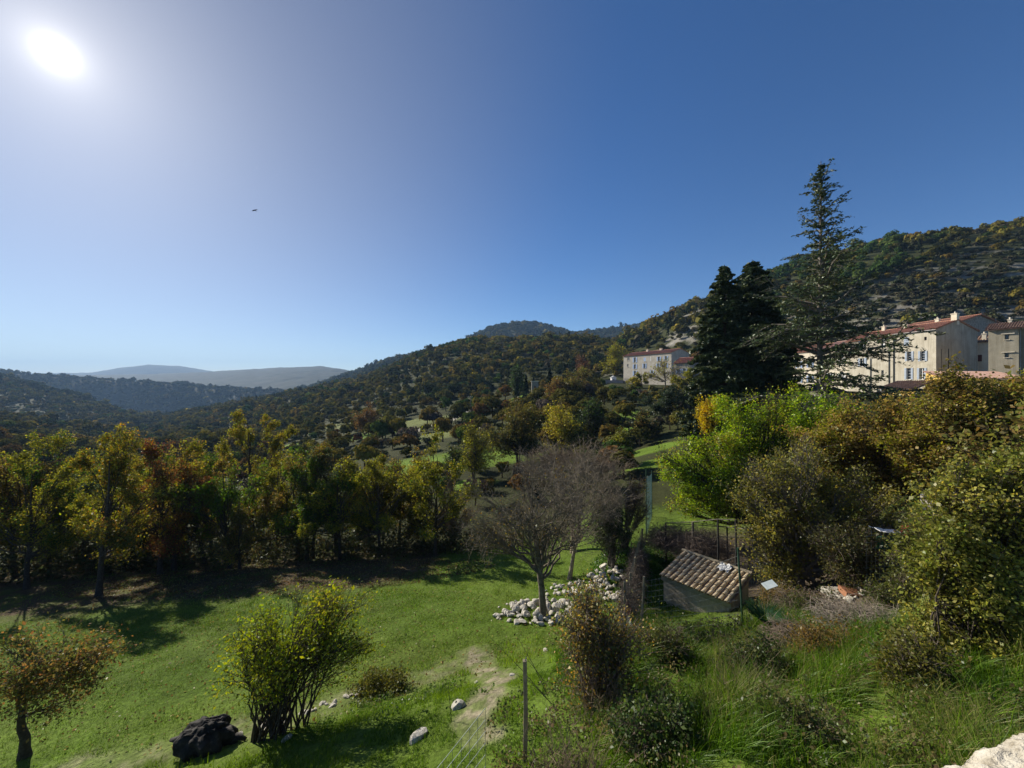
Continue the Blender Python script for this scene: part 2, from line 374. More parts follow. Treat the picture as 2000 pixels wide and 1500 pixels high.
    if ntwig:
        m2 = m*ntwig; si = np.repeat(np.arange(m), ntwig); s = rng.uniform(.3, 1, m2); fi = s*4; i0 = np.floor(fi).astype(int).clip(0, 3); fr = (fi-i0)[:, None]
        w0 = sub[si, i0]*(1-fr)+sub[si, i0+1]*fr; dd = unit(unit(q2-q0)[si]+rng.normal(size=(m2, 3))*twn+np.array([0, 0, twz]))
        w2 = w0+dd*clR*rng.uniform(.35, .9, (m2, 1)); w1 = (w0+w2)/2+rng.normal(size=(m2, 3))*.07*clR
        tw = bez(w0, w1, w2, 3); V, Q = tubes(tw, np.full(m2, twig_r*1.0), np.full(m2, twig_r*.45), 3); parts.append((V, Q)); sub2 = tw
        if bareout:
            m3 = int(m2*bareout); ti = rng.integers(0, m2, m3); s = rng.uniform(.2, 1, m3); fi = s*3; i0 = np.floor(fi).astype(int).clip(0, 2); fr = (fi-i0)[:, None]
            w0 = tw[ti, i0]*(1-fr)+tw[ti, i0+1]*fr; dd = unit(dd[ti]+rng.normal(size=(m3, 3))*.8+np.array([0, 0, .2]))
            w2 = w0+dd*clR*rng.uniform(.2, .5, (m3, 1)); tw2 = bez(w0, (w0+w2)/2+rng.normal(size=(m3, 3))*.03, w2, 2)
            V, Q = tubes(tw2, np.full(m3, twig_r*.6), np.full(m3, twig_r*.35), 3); parts.append((V, Q))
    V, Q = join(parts)
    root = empty(name, tuple(base), label, cat, group)
    obj(part, mesh_np(part, V, Q, bark, smooth=True), root)
    if nleaf:
        n = nleaf; pw = np.repeat(np.repeat(cw, nsub), max(1, ntwig))*rng.uniform(.2, 1.8, len(sub2)); li = rng.choice(len(sub2), n, p=pw/pw.sum()); K = sub2.shape[1]-1; s = rng.uniform(.25, 1.05, n); fi = s*K; i0 = np.floor(fi).astype(int).clip(0, K-1); fr = (fi-i0)[:, None]
        c = sub2[li, i0]*(1-fr)+sub2[li, i0+1]*fr+rng.normal(size=(n, 3))*lsp*.5
        V, Q = leaves(rng, c, lsize, up, aspect)
        obj('crown', mesh_np('crown', V, Q, leafmat or LEAF, pal_cols(rng, c+base, pal)), root)
    return root
def egg(seed, Hh, Wd, zb=.28, n=7, squash=1.0):
    """lobes of an uneven egg-shaped crown of height Hh, width Wd, crown bottom at zb*Hh"""
    rng = rs(seed); out = []
    ch = Hh*(1-zb)
    for i in range(n):
        t = (i+.5)/n; z = Hh*zb+ch*(.12+.76*t); w = math.sin(math.pi*(.30+.60*t))*.54*Wd*squash
        a = rng.uniform(0, 6.28); off = w*.45
        r = max(w*.72, Wd*.16)
        out.append((math.cos(a)*off, math.sin(a)*off, z, r, r, ch*.2))
    return out
# ------------------------------------------------------------------ ground sheet
def ell(px, py, rx, ry, ang=0, y0=20):
    g = G(px, py, y0); return (g.x, g.y, rx, ry, ang)
FIELDS = [ell(1045, 776, 13, 14), ell(845, 905, 16, 10), ell(915, 945, 4.5, 3.2), ell(1225, 812, 5, 6), ell(1262, 880, 5, 3), ell(705, 852, 16, 8), ell(560, 872, 9, 6), ell(1275, 905, 3.5, 2.5), ell(930, 905, 14, 4), ell(1225, 838, 3, 3)]
DRYF = [ell(800, 830, 22, 12), ell(860, 850, 14, 8), ell(690, 826, 16, 7), ell(640, 835, 12, 6)]
def inell(X, Y, e, soft=.25):
    c, s = math.cos(e[4]), math.sin(e[4]); dx = X-e[0]; dy = Y-e[1]
    q = np.sqrt(((dx*c+dy*s)/e[2])**2+((-dx*s+dy*c)/e[3])**2)
    return 1-sstep(1-soft, 1+soft*.3, q+.35*(fbm(X/6., Y/6.)))
def segd(X, Y, pts):
    d = np.full(np.shape(X), 1e9)
    for (ax, ay), (bx, by) in zip(pts[:-1], pts[1:]):
        vx, vy = bx-ax, by-ay; t = np.clip(((X-ax)*vx+(Y-ay)*vy)/(vx*vx+vy*vy), 0, 1)
        d = np.minimum(d, np.hypot(X-ax-t*vx, Y-ay-t*vy))
    return d
TRACK = [tuple(G(a, b, 20)[:2]) for a, b in ((806, 846), (830, 834), (855, 828), (882, 821), (905, 806), (930, 800))]
ROADP = [tuple(G(a, b, 20)[:2]) for a, b in ((640, 812), (700, 800), (790, 800), (836, 795), (866, 790), (900, 780))]
EDGE_L = [(-9.5, 8.2), (-6.2, 9.2), (-4.1, 10.4), (-2.2, 11.1), (-.9, 12.3)]
def masks(X, Y):
    far = sstep(48, 70, Y)
    meadow = (1-sstep(26.5, 29.5, Y+.1*X*0+1.5*fbm(X/3., Y/3.)))*(1-sstep(2.2, 3.4, X+.8*fbm(X/1.5, Y/1.5)))
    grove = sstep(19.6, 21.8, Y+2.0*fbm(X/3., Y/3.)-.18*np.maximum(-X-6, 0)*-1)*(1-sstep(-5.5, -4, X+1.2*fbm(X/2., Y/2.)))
    return far, meadow, grove
def terrain():
    nv = 980; nu = 760
    Yp = np.geomspace(2.2, 6800, nv); Yv = Yp-8
    U = np.linspace(-2.15, 2.15, nu); U = np.sign(U)*np.abs(U)**1.15/(2.15**.15)
    YY, UU = np.meshgrid(Yv, U, indexing='ij'); XX = UU*(YY+8)
    Z = H(XX, YY)
    lump = .055*fbm(XX/.55, YY/.55, 3)*(1-sstep(20, 40, YY)); Z = Z+lump
    V = np.stack([XX, YY, Z], -1).reshape(-1, 3)
    idx = np.arange(nv*nu).reshape(nv, nu)
    Q = np.stack([idx[:-1, :-1], idx[:-1, 1:], idx[1:, 1:], idx[1:, :-1]], -1).reshape(-1, 4)
    # ground cover colours
    grass = np.array([.078, .135, .014]); grass2 = np.array([.115, .155, .026]); soil = np.array([.12, .085, .055]); litter = np.array([.085, .062, .035])  # litter is darkened to carry the shade under the grove
    scrub = np.array([.038, .042, .014]); rock = np.array([.27, .25, .21]); dry = np.array([.14, .155, .05])
    X, Y = XX, YY
    n1 = (fbm(X/2.5, Y/2.5)+.5)[..., None]; n2 = (fbm(X/.6+9, Y/.6)+.5)[..., None]; n3 = fbm(X/25+4, Y/25+2)
    C = grass*(1-n1)+grass2*n1; C = C*(.75+.5*n2)
    far, meadow, grove = masks(X, Y)
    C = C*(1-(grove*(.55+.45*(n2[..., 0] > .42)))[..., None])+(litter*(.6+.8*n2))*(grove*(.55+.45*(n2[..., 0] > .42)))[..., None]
    # rest beyond the meadow
    wild = sstep(27, 31, Y)*(1-grove*0)
    sc = scrub*(.7+.7*n1)
    C = C*(1-wild[..., None])+sc*wild[..., None]
    fw = sstep(900, 1500, Y)[..., None]; C = C*(1-fw)+np.array([.020, .027, .016])*(.4+1.3*(fbm(X/28., Y/28., 4)+.5))[..., None]*fw
    fl = np.zeros_like(X)
    for e in FIELDS: fl = np.maximum(fl, inell(X, Y, e))
    gcol = np.array([.12, .185, .022])*(.8+.4*n1)
    C = C*(1-fl[..., None])+gcol*fl[..., None]
    dl = np.zeros_like(X)
    for e in DRYF: dl = np.maximum(dl, inell(X, Y, e))
    dl *= (1-fl)
    C = C*(1-dl[..., None])+dry*(.7+.6*n1)*dl[..., None]
    # rocky garrigue slope above the village and crags
    px = 1000+F*X/np.maximum(Y, 3)
    vis = (CZ-Z)/np.maximum(Y, 3)*F+750
    rk = sstep(50, 75, X)*sstep(100, 115, Y)*(1-sstep(150, 190, Y))
    rk = .85*rk*sstep(-.02, .16, fbm(X/14+2, Z/1.7, 4)+.35*fbm(X/9+2, Y/5, 4))
    rk2 = sstep(35, 60, X)*(1-sstep(150, 190, X))*sstep(140, 190, Y)*(1-sstep(330, 380, Y))*sstep(.10, .2, fbm(X/11, Y/8, 5))
    rk = np.clip(rk+rk2, 0, 1)[..., None]
    C = C*(1-rk)+rock*(.55+.6*n2)*rk
    cl = (sstep(.12, .22, fbm(X/70+7, Y/50, 5))*sstep(1120, 1180, Y)*(1-sstep(1290, 1330, Y))*.25)[..., None]
    C = C*(1-cl)+rock*.7*cl
    # tracks
    td = segd(X, Y, TRACK); tr = (1-sstep(1.0, 1.8, td))*sstep(40, 60, Y); C = C*(1-tr[..., None])+np.array([.36, .33, .27])*tr[..., None]
    # bare gravelly patches where the bank meets the meadow
    gp = .6-.6*sstep(.3, 1.0, segd(X, Y, EDGE_L)+.7*fbm(X/.8, Y/.8))
    path = [(-1.35, 12.6), (-.7, 10.8), (-.35, 9.4), (-.7, 8.0), (-.6, 7.0)]
    gp2 = 1-sstep(.15, .6, segd(X, Y, path)+.55*fbm(X/.5+3, Y/.5)); gp3 = 1-sstep(.3, .9, np.hypot((X-2.0)/1.0, (Y-9.2)/.8)+.5*fbm(X/.4, Y/.4))
    g = np.clip(np.maximum(np.maximum(gp*.8, gp2), gp3*.8), 0, 1)[..., None]
    g = g*(.25+.6*sstep(-.05, .18, fbm(X/.22, Y/.22, 3)))[..., None]; C = C*(1-g)+(np.array([.30, .25, .18])*(.55+.8*n2))*g
    # shady garden earth right of the shed, dry litter under the hedge
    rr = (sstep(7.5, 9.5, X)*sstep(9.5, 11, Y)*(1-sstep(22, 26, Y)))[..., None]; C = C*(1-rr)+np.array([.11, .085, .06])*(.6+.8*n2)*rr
    C = np.clip(C, .005, .8).reshape(-1, 3)
    m, nt, out = new_mat('ground_cover'); a = N(nt, 'ShaderNodeAttribute', attribute_name='Col'); tc = N(nt, 'ShaderNodeTexCoord')
    nz = noise(nt, 9, 8, .7, tc.outputs['Object']); nb = noise(nt, .09, 8, .7, tc.outputs['Object'])
    f1 = ramp(nt, nz.outputs[0], [(.25, (.45, .45, .45)), (.75, (1.6, 1.6, 1.6))]); f2 = ramp(nt, nb.outputs[0], [(.3, (.65, .65, .65)), (.7, (1.4, 1.4, 1.4))])
    c = mixc(nt, a.outputs['Color'], f1.outputs[0], 1.0, 'MULTIPLY'); c = mixc(nt, c, f2.outputs[0], 1.0, 'MULTIPLY')
    b = N(nt, 'ShaderNodeBsdfPrincipled', i={'Roughness': .95, 'Specular IOR Level': .1}); nt.links.new(c, b.inputs['Base Color'])
    bp = N(nt, 'ShaderNodeBump', i={'Strength': .6, 'Distance': .05}); nt.links.new(nz.outputs[0], bp.inputs['Height'])
    nf = noise(nt, .35, 9, .75, tc.outputs['Object']); bp2 = N(nt, 'ShaderNodeBump', i={'Strength': .5, 'Distance': 1.2}); nt.links.new(nf.outputs[0], bp2.inputs['Height']); nt.links.new(bp2.outputs[0], bp.inputs['Normal'])
    nt.links.new(bp.outputs[0], b.inputs['Normal']); nt.links.new(b.outputs[0], out.inputs[0])
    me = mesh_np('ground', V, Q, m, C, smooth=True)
    o = obj('ground', me); tag(o, 'green meadow and wooded hills of the valley under the terrace', 'ground', kind='structure')
terrain()
# ------------------------------------------------------------------ leaf palettes (base colours)
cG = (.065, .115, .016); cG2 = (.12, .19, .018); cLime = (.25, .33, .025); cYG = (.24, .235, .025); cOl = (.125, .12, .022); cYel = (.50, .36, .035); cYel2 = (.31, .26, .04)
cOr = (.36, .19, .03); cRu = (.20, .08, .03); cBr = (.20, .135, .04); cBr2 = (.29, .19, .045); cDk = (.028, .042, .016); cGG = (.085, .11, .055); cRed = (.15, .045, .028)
pMix = [(2, cOl), (3, cYG), (1.5, cYel2), (1, cG)]
pGold = [(1.5, cOl), (3, cYG), (2, cBr2), (2.2, cYel2)]
pOrange = [(3, cYG), (2, cYel2), (1.0, cOr), (2, cOl)]
pRust = [(1.3, cOl), (2, cRed), (3, cRu), (1.5, cOr), (1, cBr)]
pBrown = [(2, cOl), (3, cBr), (2.5, cBr2), (1, cYG)]
pGreen = [(2, cG), (3, cG2), (2, cOl)]
pGreyG = [(2, cGG), (2, cG), (1, cOl)]
pLime = [(2.0, (.15, .24, .02)), (3.4, (.32, .42, .025)), (1.0, cG), (.6, cYel2)]
pDark = [(3, cDk), (1, cG)]
pYellow = [(3, cYel), (2, cYel2), (.8, cYG)]
# ------------------------------------------------------------------ grove behind the meadow
def gtree(px, pyb, pyt, w, label, pal, seed, nleaf=6000, lsize=.12, zb=.17, Y=None, cat='tree', group=None, name='young_tree', **k):
    b = GY(px, Y) if Y else G(px, pyb); topz = CZ-(pyt-750)/F*b.y; Hh = (topz-b.z)*1.05; Wd = 1.24*w/F*b.y; nleaf = int(nleaf*2.3); lsize *= .80
    k.setdefault('trunk_r', .010*Hh+.03)
    return tree(name, b, egg(seed, Hh, Wd, zb), label, cat, group, seed, nleaf=nleaf, lsize=lsize, pal=pal, **k)
grp = 'young trees of the grove behind the meadow'
gtree(52, 1150, 872, 190, 'slender yellow-green tree at the far left end of the grove', pMix, 11, 9000, .12, group=grp)
gtree(192, 1165, 842, 175, 'tree with orange lower branches and a yellow-green top in the grove', pOrange, 12, 9000, .12, group=grp)
gtree(312, 1122, 862, 150, 'rust-red tree in the grove with a thin dark trunk', pRust, 13, 8500, .12, group=grp)
gtree(415, 1090, 872, 130, 'narrow green tree right of the rust-red tree', pGreen, 14, 6500, .12, group=grp)
gtree(490, 1040, 792, 165, 'tallest golden tree of the grove, standing above its neighbours', pGold, 15, 12000, .15, group=grp, zb=.15)
gtree(582, 1088, 862, 178, 'broad olive-brown tree with a straight dark trunk in the grove', pBrown, 16, 13000, .12, group=grp)
gtree(468, 1112, 985, 110, 'low brownish sapling in front of the olive-brown tree', pBrown, 17, 3500, .11, group=grp, zb=.15)
gtree(655, 1078, 858, 110, 'thin grey-green tree between the olive-brown tree and a yellow-green one', pGreyG, 18, 4200, .12, group=grp)
gtree(742, 1088, 872, 125, 'yellow-green tree leafed almost to the ground near the meadow corner', pMix, 19, 9000, .12, group=grp, zb=.08)
gtree(828, 1068, 892, 128, 'olive-yellow tree with stiff upright branches at the meadow corner', pGold, 20, 8500, .13, group=grp, zb=.08)
gtree(120, 1110, 850, 150, 'olive-green tree behind the orange-branched tree', pMix, 21, 7000, .13, group=grp)
gtree(245, 1095, 858, 120, 'yellowing tree between the orange-branched tree and the rust-red tree', pGold, 22, 5500, .13, group=grp)
gtree(360, 1075, 855, 110, 'olive tree peeping out behind the rust-red tree', pMix, 23, 5000, .13, group=grp)
gtree(345, 1100, 930, 90, 'dark leafy shrub beside the rust-red tree trunk', pDark, 24, 5000, .12, zb=.05, name='shrub', cat='shrub', group='dark shrubs among the grove trees')
gtree(700, 1070, 940, 90, 'dark leafy shrub at the foot of the yellow-green tree', pDark, 25, 5000, .12, zb=.05, name='shrub', cat='shrub', group='dark shrubs among the grove trees')
gtree(885, 1062, 925, 90, 'bare brown thicket where the grove ends beside the meadow', pBrown, 26, 1200, .10, zb=.03, name='thicket', cat='shrub', bark=TWIG, ncl=40, ntwig=6, stems=8, part='stems')
rg = rs(5)
pals = [pMix, pGold, pBrown, pGreen, pMix, pGreyG]
kinds = ['yellow-green', 'golden', 'brownish', 'green', 'olive', 'grey-green']
REAR = ['at the far left edge', 'behind the slender far left tree', 'just left of the orange-branched tree', 'behind the orange-branched tree', 'between the orange-branched and rust-red trees', 'left of the rust-red tree', 'behind the rust-red tree', 'right of the rust-red tree', 'behind the narrow green tree', 'left of the tallest golden tree', 'right of the tallest golden tree', 'behind the broad olive-brown tree', 'behind the thin grey-green tree', 'left of the yellow-green corner tree', 'behind the two corner trees', 'behind the olive-brown trunk', 'at the right end by the bare trees']
for i, px in enumerate([-70, -20, 30, 95, 160, 215, 285, 340, 400, 450, 540, 610, 665, 720, 780, 600, 850]):
    k = i % 6
    gtree(px, 0, 868+rg.uniform(-8, 22), rg.uniform(110, 150), f'{kinds[k]} tree in the grove rear row, {REAR[i]}', pals[k], 40+i, 4500, .15, Y=27+rg.uniform(-1, 5), group=f'{kinds[k]} trees of the rear row of the grove', name='young_tree', ntwig=2, zb=.2)
for i, px in enumerate([-170, -120, -330]):
    gtree(px, 0, 860, 170, 'olive tree of the grove beyond the left picture edge', pMix, 70+i, 5000, .15, Y=21+i*2, group='grove trees left of the view', ntwig=2)
# ------------------------------------------------------------------ bare fruit trees and shrubs in the middle
def lob(b, Y, items, k=1.0):
    """items: image centre and half sizes of crown lobes seen at distance Y"""
    out = []
    for (px, py, rx, ry, *dz) in items:
        c = P(px, py, Y+(dz[0] if dz else 0)); out.append((c.x-b.x, c.y-b.y, c.z-b.z, k*rx/F*Y, k*rx/F*Y*.9, k*ry/F*Y))
    return out
b = G(1062, 1208)
tree('bare_tree', b, lob(b, b.y, [(985, 960, 55, 60), (1040, 930, 55, 55), (970, 1035, 50, 45), (1100, 960, 55, 60), (1010, 1000, 45, 50, -1), (1130, 1020, 45, 45, 1), (1060, 1010, 50, 60)]),
     'leafless dark-trunked tree rising from the white stone heap', 'tree', seed=101, trunk_r=.14, ncl=28, nsub=11, ntwig=6, nleaf=1500, lsize=.05, pal=pBrown, cb=.2, att=(.35, .8), clR=.95, twn=1.2, twz=-.05, bark=simple_mat('fruit_bark', [(.3, (.06, .05, .036)), (.7, (.25, .21, .155))], 9, .95, .5), twig_r=.0065, bareout=.7, wig=1.5, lean=(-.35, .1))
b = G(1112, 1132)
tree('bare_tree', b, lob(b, b.y, [(1140, 930, 60, 50), (1190, 950, 50, 50), (1090, 920, 50, 45), (1160, 1000, 60, 50), (1215, 985, 35, 45), (1110, 990, 50, 50)]),
     'leafless grey-twigged tree behind the dark-trunked one', 'tree', seed=102, trunk_r=.10, ncl=24, nsub=11, ntwig=5, nleaf=0, pal=pBrown, cb=.2, att=(.35, .8), clR=1.0, twn=1.2, twz=0, bark=simple_mat('grey_twigs', [(.3, (.11, .09, .065)), (.7, (.35, .29, .21))], 9, .95, .3), twig_r=.007, bareout=.7, wig=1.5)
b = GY(1120, 24)
tree('bare_tree', b, lob(b, 24, [(1090, 905, 60, 40), (1150, 900, 55, 40), (1040, 900, 45, 35), (1190, 915, 40, 40)]),
     'leafless reddish-grey tree farthest back of the bare trees', 'tree', seed=103, trunk_r=.15, ncl=34, nsub=12, ntwig=6, nleaf=0, pal=pBrown, cb=.15, att=(.3, .7), clR=1.0, twn=1.2, twz=0, bark=simple_mat('mauve_twigs', [(.3, (.14, .105, .07)), (.7, (.36, .28, .195))], 9, .95, .3), twig_r=.009, bareout=.6, wig=1.5)
b = GY(1222, 22)
tree('hedge_thicket', b, lob(b, 22, [(1205, 985, 30, 40), (1235, 960, 28, 45), (1250, 1000, 18, 40)]), 'dry grey-brown thicket left of the turquoise net', 'shrub', seed=104, stems=9, trunk_r=.05, ncl=36, nsub=9, ntwig=5, nleaf=1200, lsize=.08, pal=pBrown, clR=.5, bark=TWIG, part='stems', twig_r=.008)
b = G(1198, 1108)
tree('evergreen_shrub', b, lob(b, b.y, [(1195, 1010, 38, 38), (1180, 1045, 32, 28), (1210, 1050, 30, 30), (1192, 980, 22, 22)]), 'dark evergreen shrub on pale stems between two stone heaps', 'shrub', seed=105, stems=6, trunk_r=.07, ncl=30, nsub=8, ntwig=3, nleaf=7500, lsize=.075, pal=[(3, (.04, .06, .025)), (1.5, (.07, .09, .04))], clR=.42, bark=BARKG, part='stems')
# ------------------------------------------------------------------ near shrubs in the meadow
b = G(55, 1492, 2); b = Vector((-11.1, 8.75, h1(-11.1, 8.75)))
tree('pollarded_tree', b, lob(b, b.y, [(60, 1250, 55, 45), (120, 1280, 60, 45), (170, 1310, 45, 40), (40, 1330, 60, 50), (110, 1350, 60, 45), (0, 1290, 40, 60)]),
     'small tree with reddish autumn leaves on a sawn black trunk', 'tree', seed=111, trunk_r=.095, ncl=24, nsub=8, ntwig=5, nleaf=7500, lsize=.06, pal=[(3, cOl), (2.5, cBr), (1.1, (.26, .13, .045)), (1, (.26, .20, .06)), (1, (.13, .14, .03))], cb=.36, att=(.55, .95), clR=.5, twig_r=.0035, trunk_top=.62, lean=(.15, 0), wig=2)
b = Vector((-5.35, 8.85, h1(-5.35, 8.85)))
tree('multi_stem_shrub', b, lob(b, b.y, [(560, 1215, 95, 50), (640, 1200, 60, 50), (470, 1250, 50, 50), (600, 1290, 95, 50), (680, 1290, 50, 45), (520, 1300, 55, 45), (640, 1230, 70, 55), (625, 1165, 20, 25), (700, 1335, 30, 20), (445, 1205, 20, 25), (500, 1200, 35, 35), (700, 1250, 35, 40)], 1.12),
     'many-stemmed shrub with bright yellow-green leaves beside the black stump', 'shrub', seed=112, stems=22, stem_sp=.62, trunk_r=.045, ncl=64, nsub=8, ntwig=4, nleaf=11500, lsize=.066, pal=[(2.2, (.22, .26, .022)), (2.4, (.34, .34, .03)), (1.2, (.12, .16, .02)), (.6, cYel2)], clR=.38, part='stems', twig_r=.005, aspect=.5)
b = GY(745, 10.3)
tree('small_shrub', b, lob(b, b.y, [(740, 1345, 42, 32), (765, 1365, 30, 22), (715, 1370, 25, 20)], 1.35), 'low dense green shrub right of the many-stemmed shrub', 'shrub', seed=113, stems=7, stem_sp=.25, trunk_r=.03, ncl=26, nsub=8, ntwig=3, nleaf=9000, lsize=.05, pal=[(1, cOl), (3, (.06, .075, .02)), (.5, cYG)], clR=.26, part='stems', twig_r=.004)
b = GY(1175, 7.2)
tree('berry_bush', b, lob(b, b.y, [(1140, 1190, 38, 40), (1190, 1230, 50, 45), (1150, 1270, 50, 40), (1210, 1290, 45, 45), (1160, 1335, 45, 40), (1200, 1370, 40, 35), (1225, 1210, 25, 30), (1130, 1230, 30, 40)], 1.1), 'thorny bush turning orange and cream in front of the tiled shed', 'shrub', seed=114, stems=9, stem_sp=.4, trunk_r=.04, ncl=54, nsub=8, ntwig=4, nleaf=13000, lsize=.045, pal=[(2, (.15, .15, .035)), (2, (.30, .27, .12)), (1.2, cBr2), (1, (.46, .28, .05)), (1.2, (.10, .11, .03))], clR=.36, part='stems', twig_r=.005, bark=TWIG)
# ------------------------------------------------------------------ big trees on the right
b = GY(1480, 23)
tree('large_tree', b, lob(b, 23, [(1570, 800, 75, 45), (1480, 820, 75, 50), (1400, 860, 50, 50), (1350, 930, 55, 50), (1430, 930, 80, 60), (1520, 900, 90, 60), (1320, 985, 35, 30), (1390, 985, 65, 30), (1310, 895, 22, 16), (1600, 840, 70, 50), (1460, 1000, 60, 35, -1), (1520, 970, 70, 50)], 1.12),
     'broad bright lime-green tree below the cedar', 'tree', seed=121, trunk_r=.28, ncl=95, nsub=9, ntwig=3, nleaf=95000, lsize=.10, pal=pLime, cb=.12, att=(.25, .55), clR=.95, lsp=.34, twig_r=.010, up=.9)
b = GY(1385, 29)
tree('yellow_tree', b, lob(b, 29, [(1388, 785, 24, 13), (1370, 800, 16, 10), (1405, 795, 16, 12), (1380, 810, 20, 10)]), 'small bright yellow tree top behind the lime-green tree', 'tree', seed=122, trunk_r=.12, ncl=20, nsub=8, ntwig=2, nleaf=5200, lsize=.15, pal=pYellow, clR=.45, lsp=.25)
b = GY(1560, 15)
tree('thinning_tree', b, lob(b, 15, [(1530, 920, 70, 45), (1600, 900, 60, 50), (1490, 980, 50, 50), (1560, 990, 70, 50), (1640, 970, 60, 55), (1500, 1060, 45, 50), (1560, 1070, 50, 45), (1650, 1060, 70, 55), (1600, 1120, 60, 30), (1520, 1130, 30, 35), (1470, 930, 30, 35), (1700, 1010, 60, 50), (1480, 1120, 18, 35), (1560, 1150, 50, 25)], 1.1),
     'half-bare tree with cream and olive leaves behind the tiled shed', 'tree', seed=123, trunk_r=.17, ncl=80, nsub=9, ntwig=5, nleaf=32000, lsize=.085, pal=[(2, cOl), (2.4, (.26, .24, .06)), (1.3, cYel2), (1.2, (.09, .095, .025))], cb=.1, att=(.15, .5), clR=.62, bark=BARKG, twig_r=.007, wig=1.5)
b = GY(1700, 19)
tree('maple_tree', b, lob(b, 19, [(1700, 800, 55, 40), (1760, 830, 70, 50), (1680, 860, 60, 45), (1730, 910, 80, 50), (1640, 890, 50, 40), (1800, 890, 60, 50), (1600, 860, 40, 30)], 1.12),
     'brown-leaved maple in front of the beige houses', 'tree', seed=124, trunk_r=.2, ncl=80, nsub=9, ntwig=3, nleaf=66000, lsize=.095, pal=[(2, cOl), (3, (.25, .175, .045)), (2, (.32, .22, .06)), (1, cYG)], cb=.15, att=(.25, .6), clR=.75, lsp=.3, twig_r=.009, up=.8, aspect=.8)
b = GY(1870, 15.5)
tree('maple_tree', b, lob(b, 15.5, [(1870, 745, 35, 35), (1900, 800, 60, 45), (1830, 820, 55, 45), (1960, 810, 55, 45), (2010, 790, 45, 40), (1880, 880, 80, 50), (1800, 880, 50, 45), (1970, 880, 60, 50), (1840, 940, 60, 30)], 1.12),
     'tall dark olive and brown maple at the right, its tip before the gable', 'tree', seed=125, trunk_r=.2, ncl=90, nsub=9, ntwig=3, nleaf=76000, lsize=.09, pal=[(2.0, (.09, .09, .02)), (3, (.21, .15, .04)), (1.8, (.30, .22, .06)), (1.2, cYG)], cb=.15, att=(.25, .6), clR=.66, lsp=.27, twig_r=.008, up=.8, aspect=.8)
b = Vector((8.5, 7.2, h1(8.5, 7.2)))
tree('hedge_bush', b, lob(b, 7.2, [(1900, 940, 60, 50), (1960, 950, 60, 60), (1850, 1010, 50, 45), (1920, 1050, 75, 60), (1990, 1060, 60, 70), (1860, 1110, 60, 50), (1940, 1170, 80, 60), (1860, 1200, 55, 50), (1990, 1200, 60, 70), (1900, 1280, 75, 60), (1970, 1310, 70, 60), (1920, 1370, 60, 50), (1985, 1400, 50, 50), (1850, 1260, 40, 40)], 1.12),
     'big leafy yellow-green bush filling the right edge above the stone parapet', 'bush', seed=126, stems=14, stem_sp=.6, trunk_r=.035, ncl=150, nsub=8, ntwig=3, nleaf=72000, lsize=.056, pal=[(2.2, (.18, .19, .035)), (2.4, (.28, .27, .055)), (1.2, (.11, .12, .03)), (1.0, (.42, .37, .07))], clR=.40, lsp=.16, part='stems', twig_r=.005, aspect=.75)
b = GY(1790, 11.0)
tree('bramble_bush', b, lob(b, 11.0, [(1800, 1040, 45, 35), (1835, 1085, 40, 40), (1790, 1130, 45, 40), (1830, 1170, 40, 35), (1870, 1030, 40, 45), (1770, 1185, 30, 25)]),
     'olive-green bramble bush between the wire cage and the big leafy bush', 'bush', seed=127, stems=9, stem_sp=.5, trunk_r=.04, ncl=60, nsub=8, ntwig=3, nleaf=20000, lsize=.065, pal=[(2, (.11, .12, .03)), (2, (.07, .08, .022)), (1, (.20, .19, .05))], clR=.42, part='stems', twig_r=.005, aspect=.75)
for k_, (x_, y_) in enumerate(((12.5, 8.0), (19.0, 11.5), (27.0, 17.0))):
    b = Vector((x_, y_, h1(x_, y_))); tree('hedge_bush', b, [(0, 0, 1.6, 1.8, 1.3, 1.5), (1.6, .6, 2.6, 1.5, 1.3, 1.6), (-1.2, .4, 2.8, 1.3, 1.2, 1.5), (.3, .4, 4.0, 1.4, 1.2, 1.2)], ('nearest leafy hedge bush beyond the right picture edge', 'middle leafy hedge bush beyond the right picture edge', 'farthest leafy hedge bush beyond the right picture edge')[k_], 'bush', 'hedge bushes right of the view', seed=160+k_, stems=10, stem_sp=.5, trunk_r=.05, ncl=50, nsub=8, ntwig=2, nleaf=12000, lsize=.10, pal=[(2, (.14, .15, .03)), (2, (.20, .20, .045)), (1, cBr)], clR=.6, lsp=.3, part='stems')
b = GY(1700, 12.6)
tree('bramble_bush', b, lob(b, 12.6, [(1690, 1060, 35, 30), (1650, 1095, 40, 30), (1700, 1105, 25, 25), (1630, 1060, 35, 25)]),
     'dark bramble bush left of the wire cage under the half-bare tree', 'bush', seed=128, stems=7, stem_sp=.4, trunk_r=.035, ncl=34, nsub=8, ntwig=4, nleaf=6500, lsize=.07, pal=[(2, (.07, .07, .022)), (1, (.15, .13, .04))], clR=.42, part='stems', twig_r=.006, bark=TWIG)
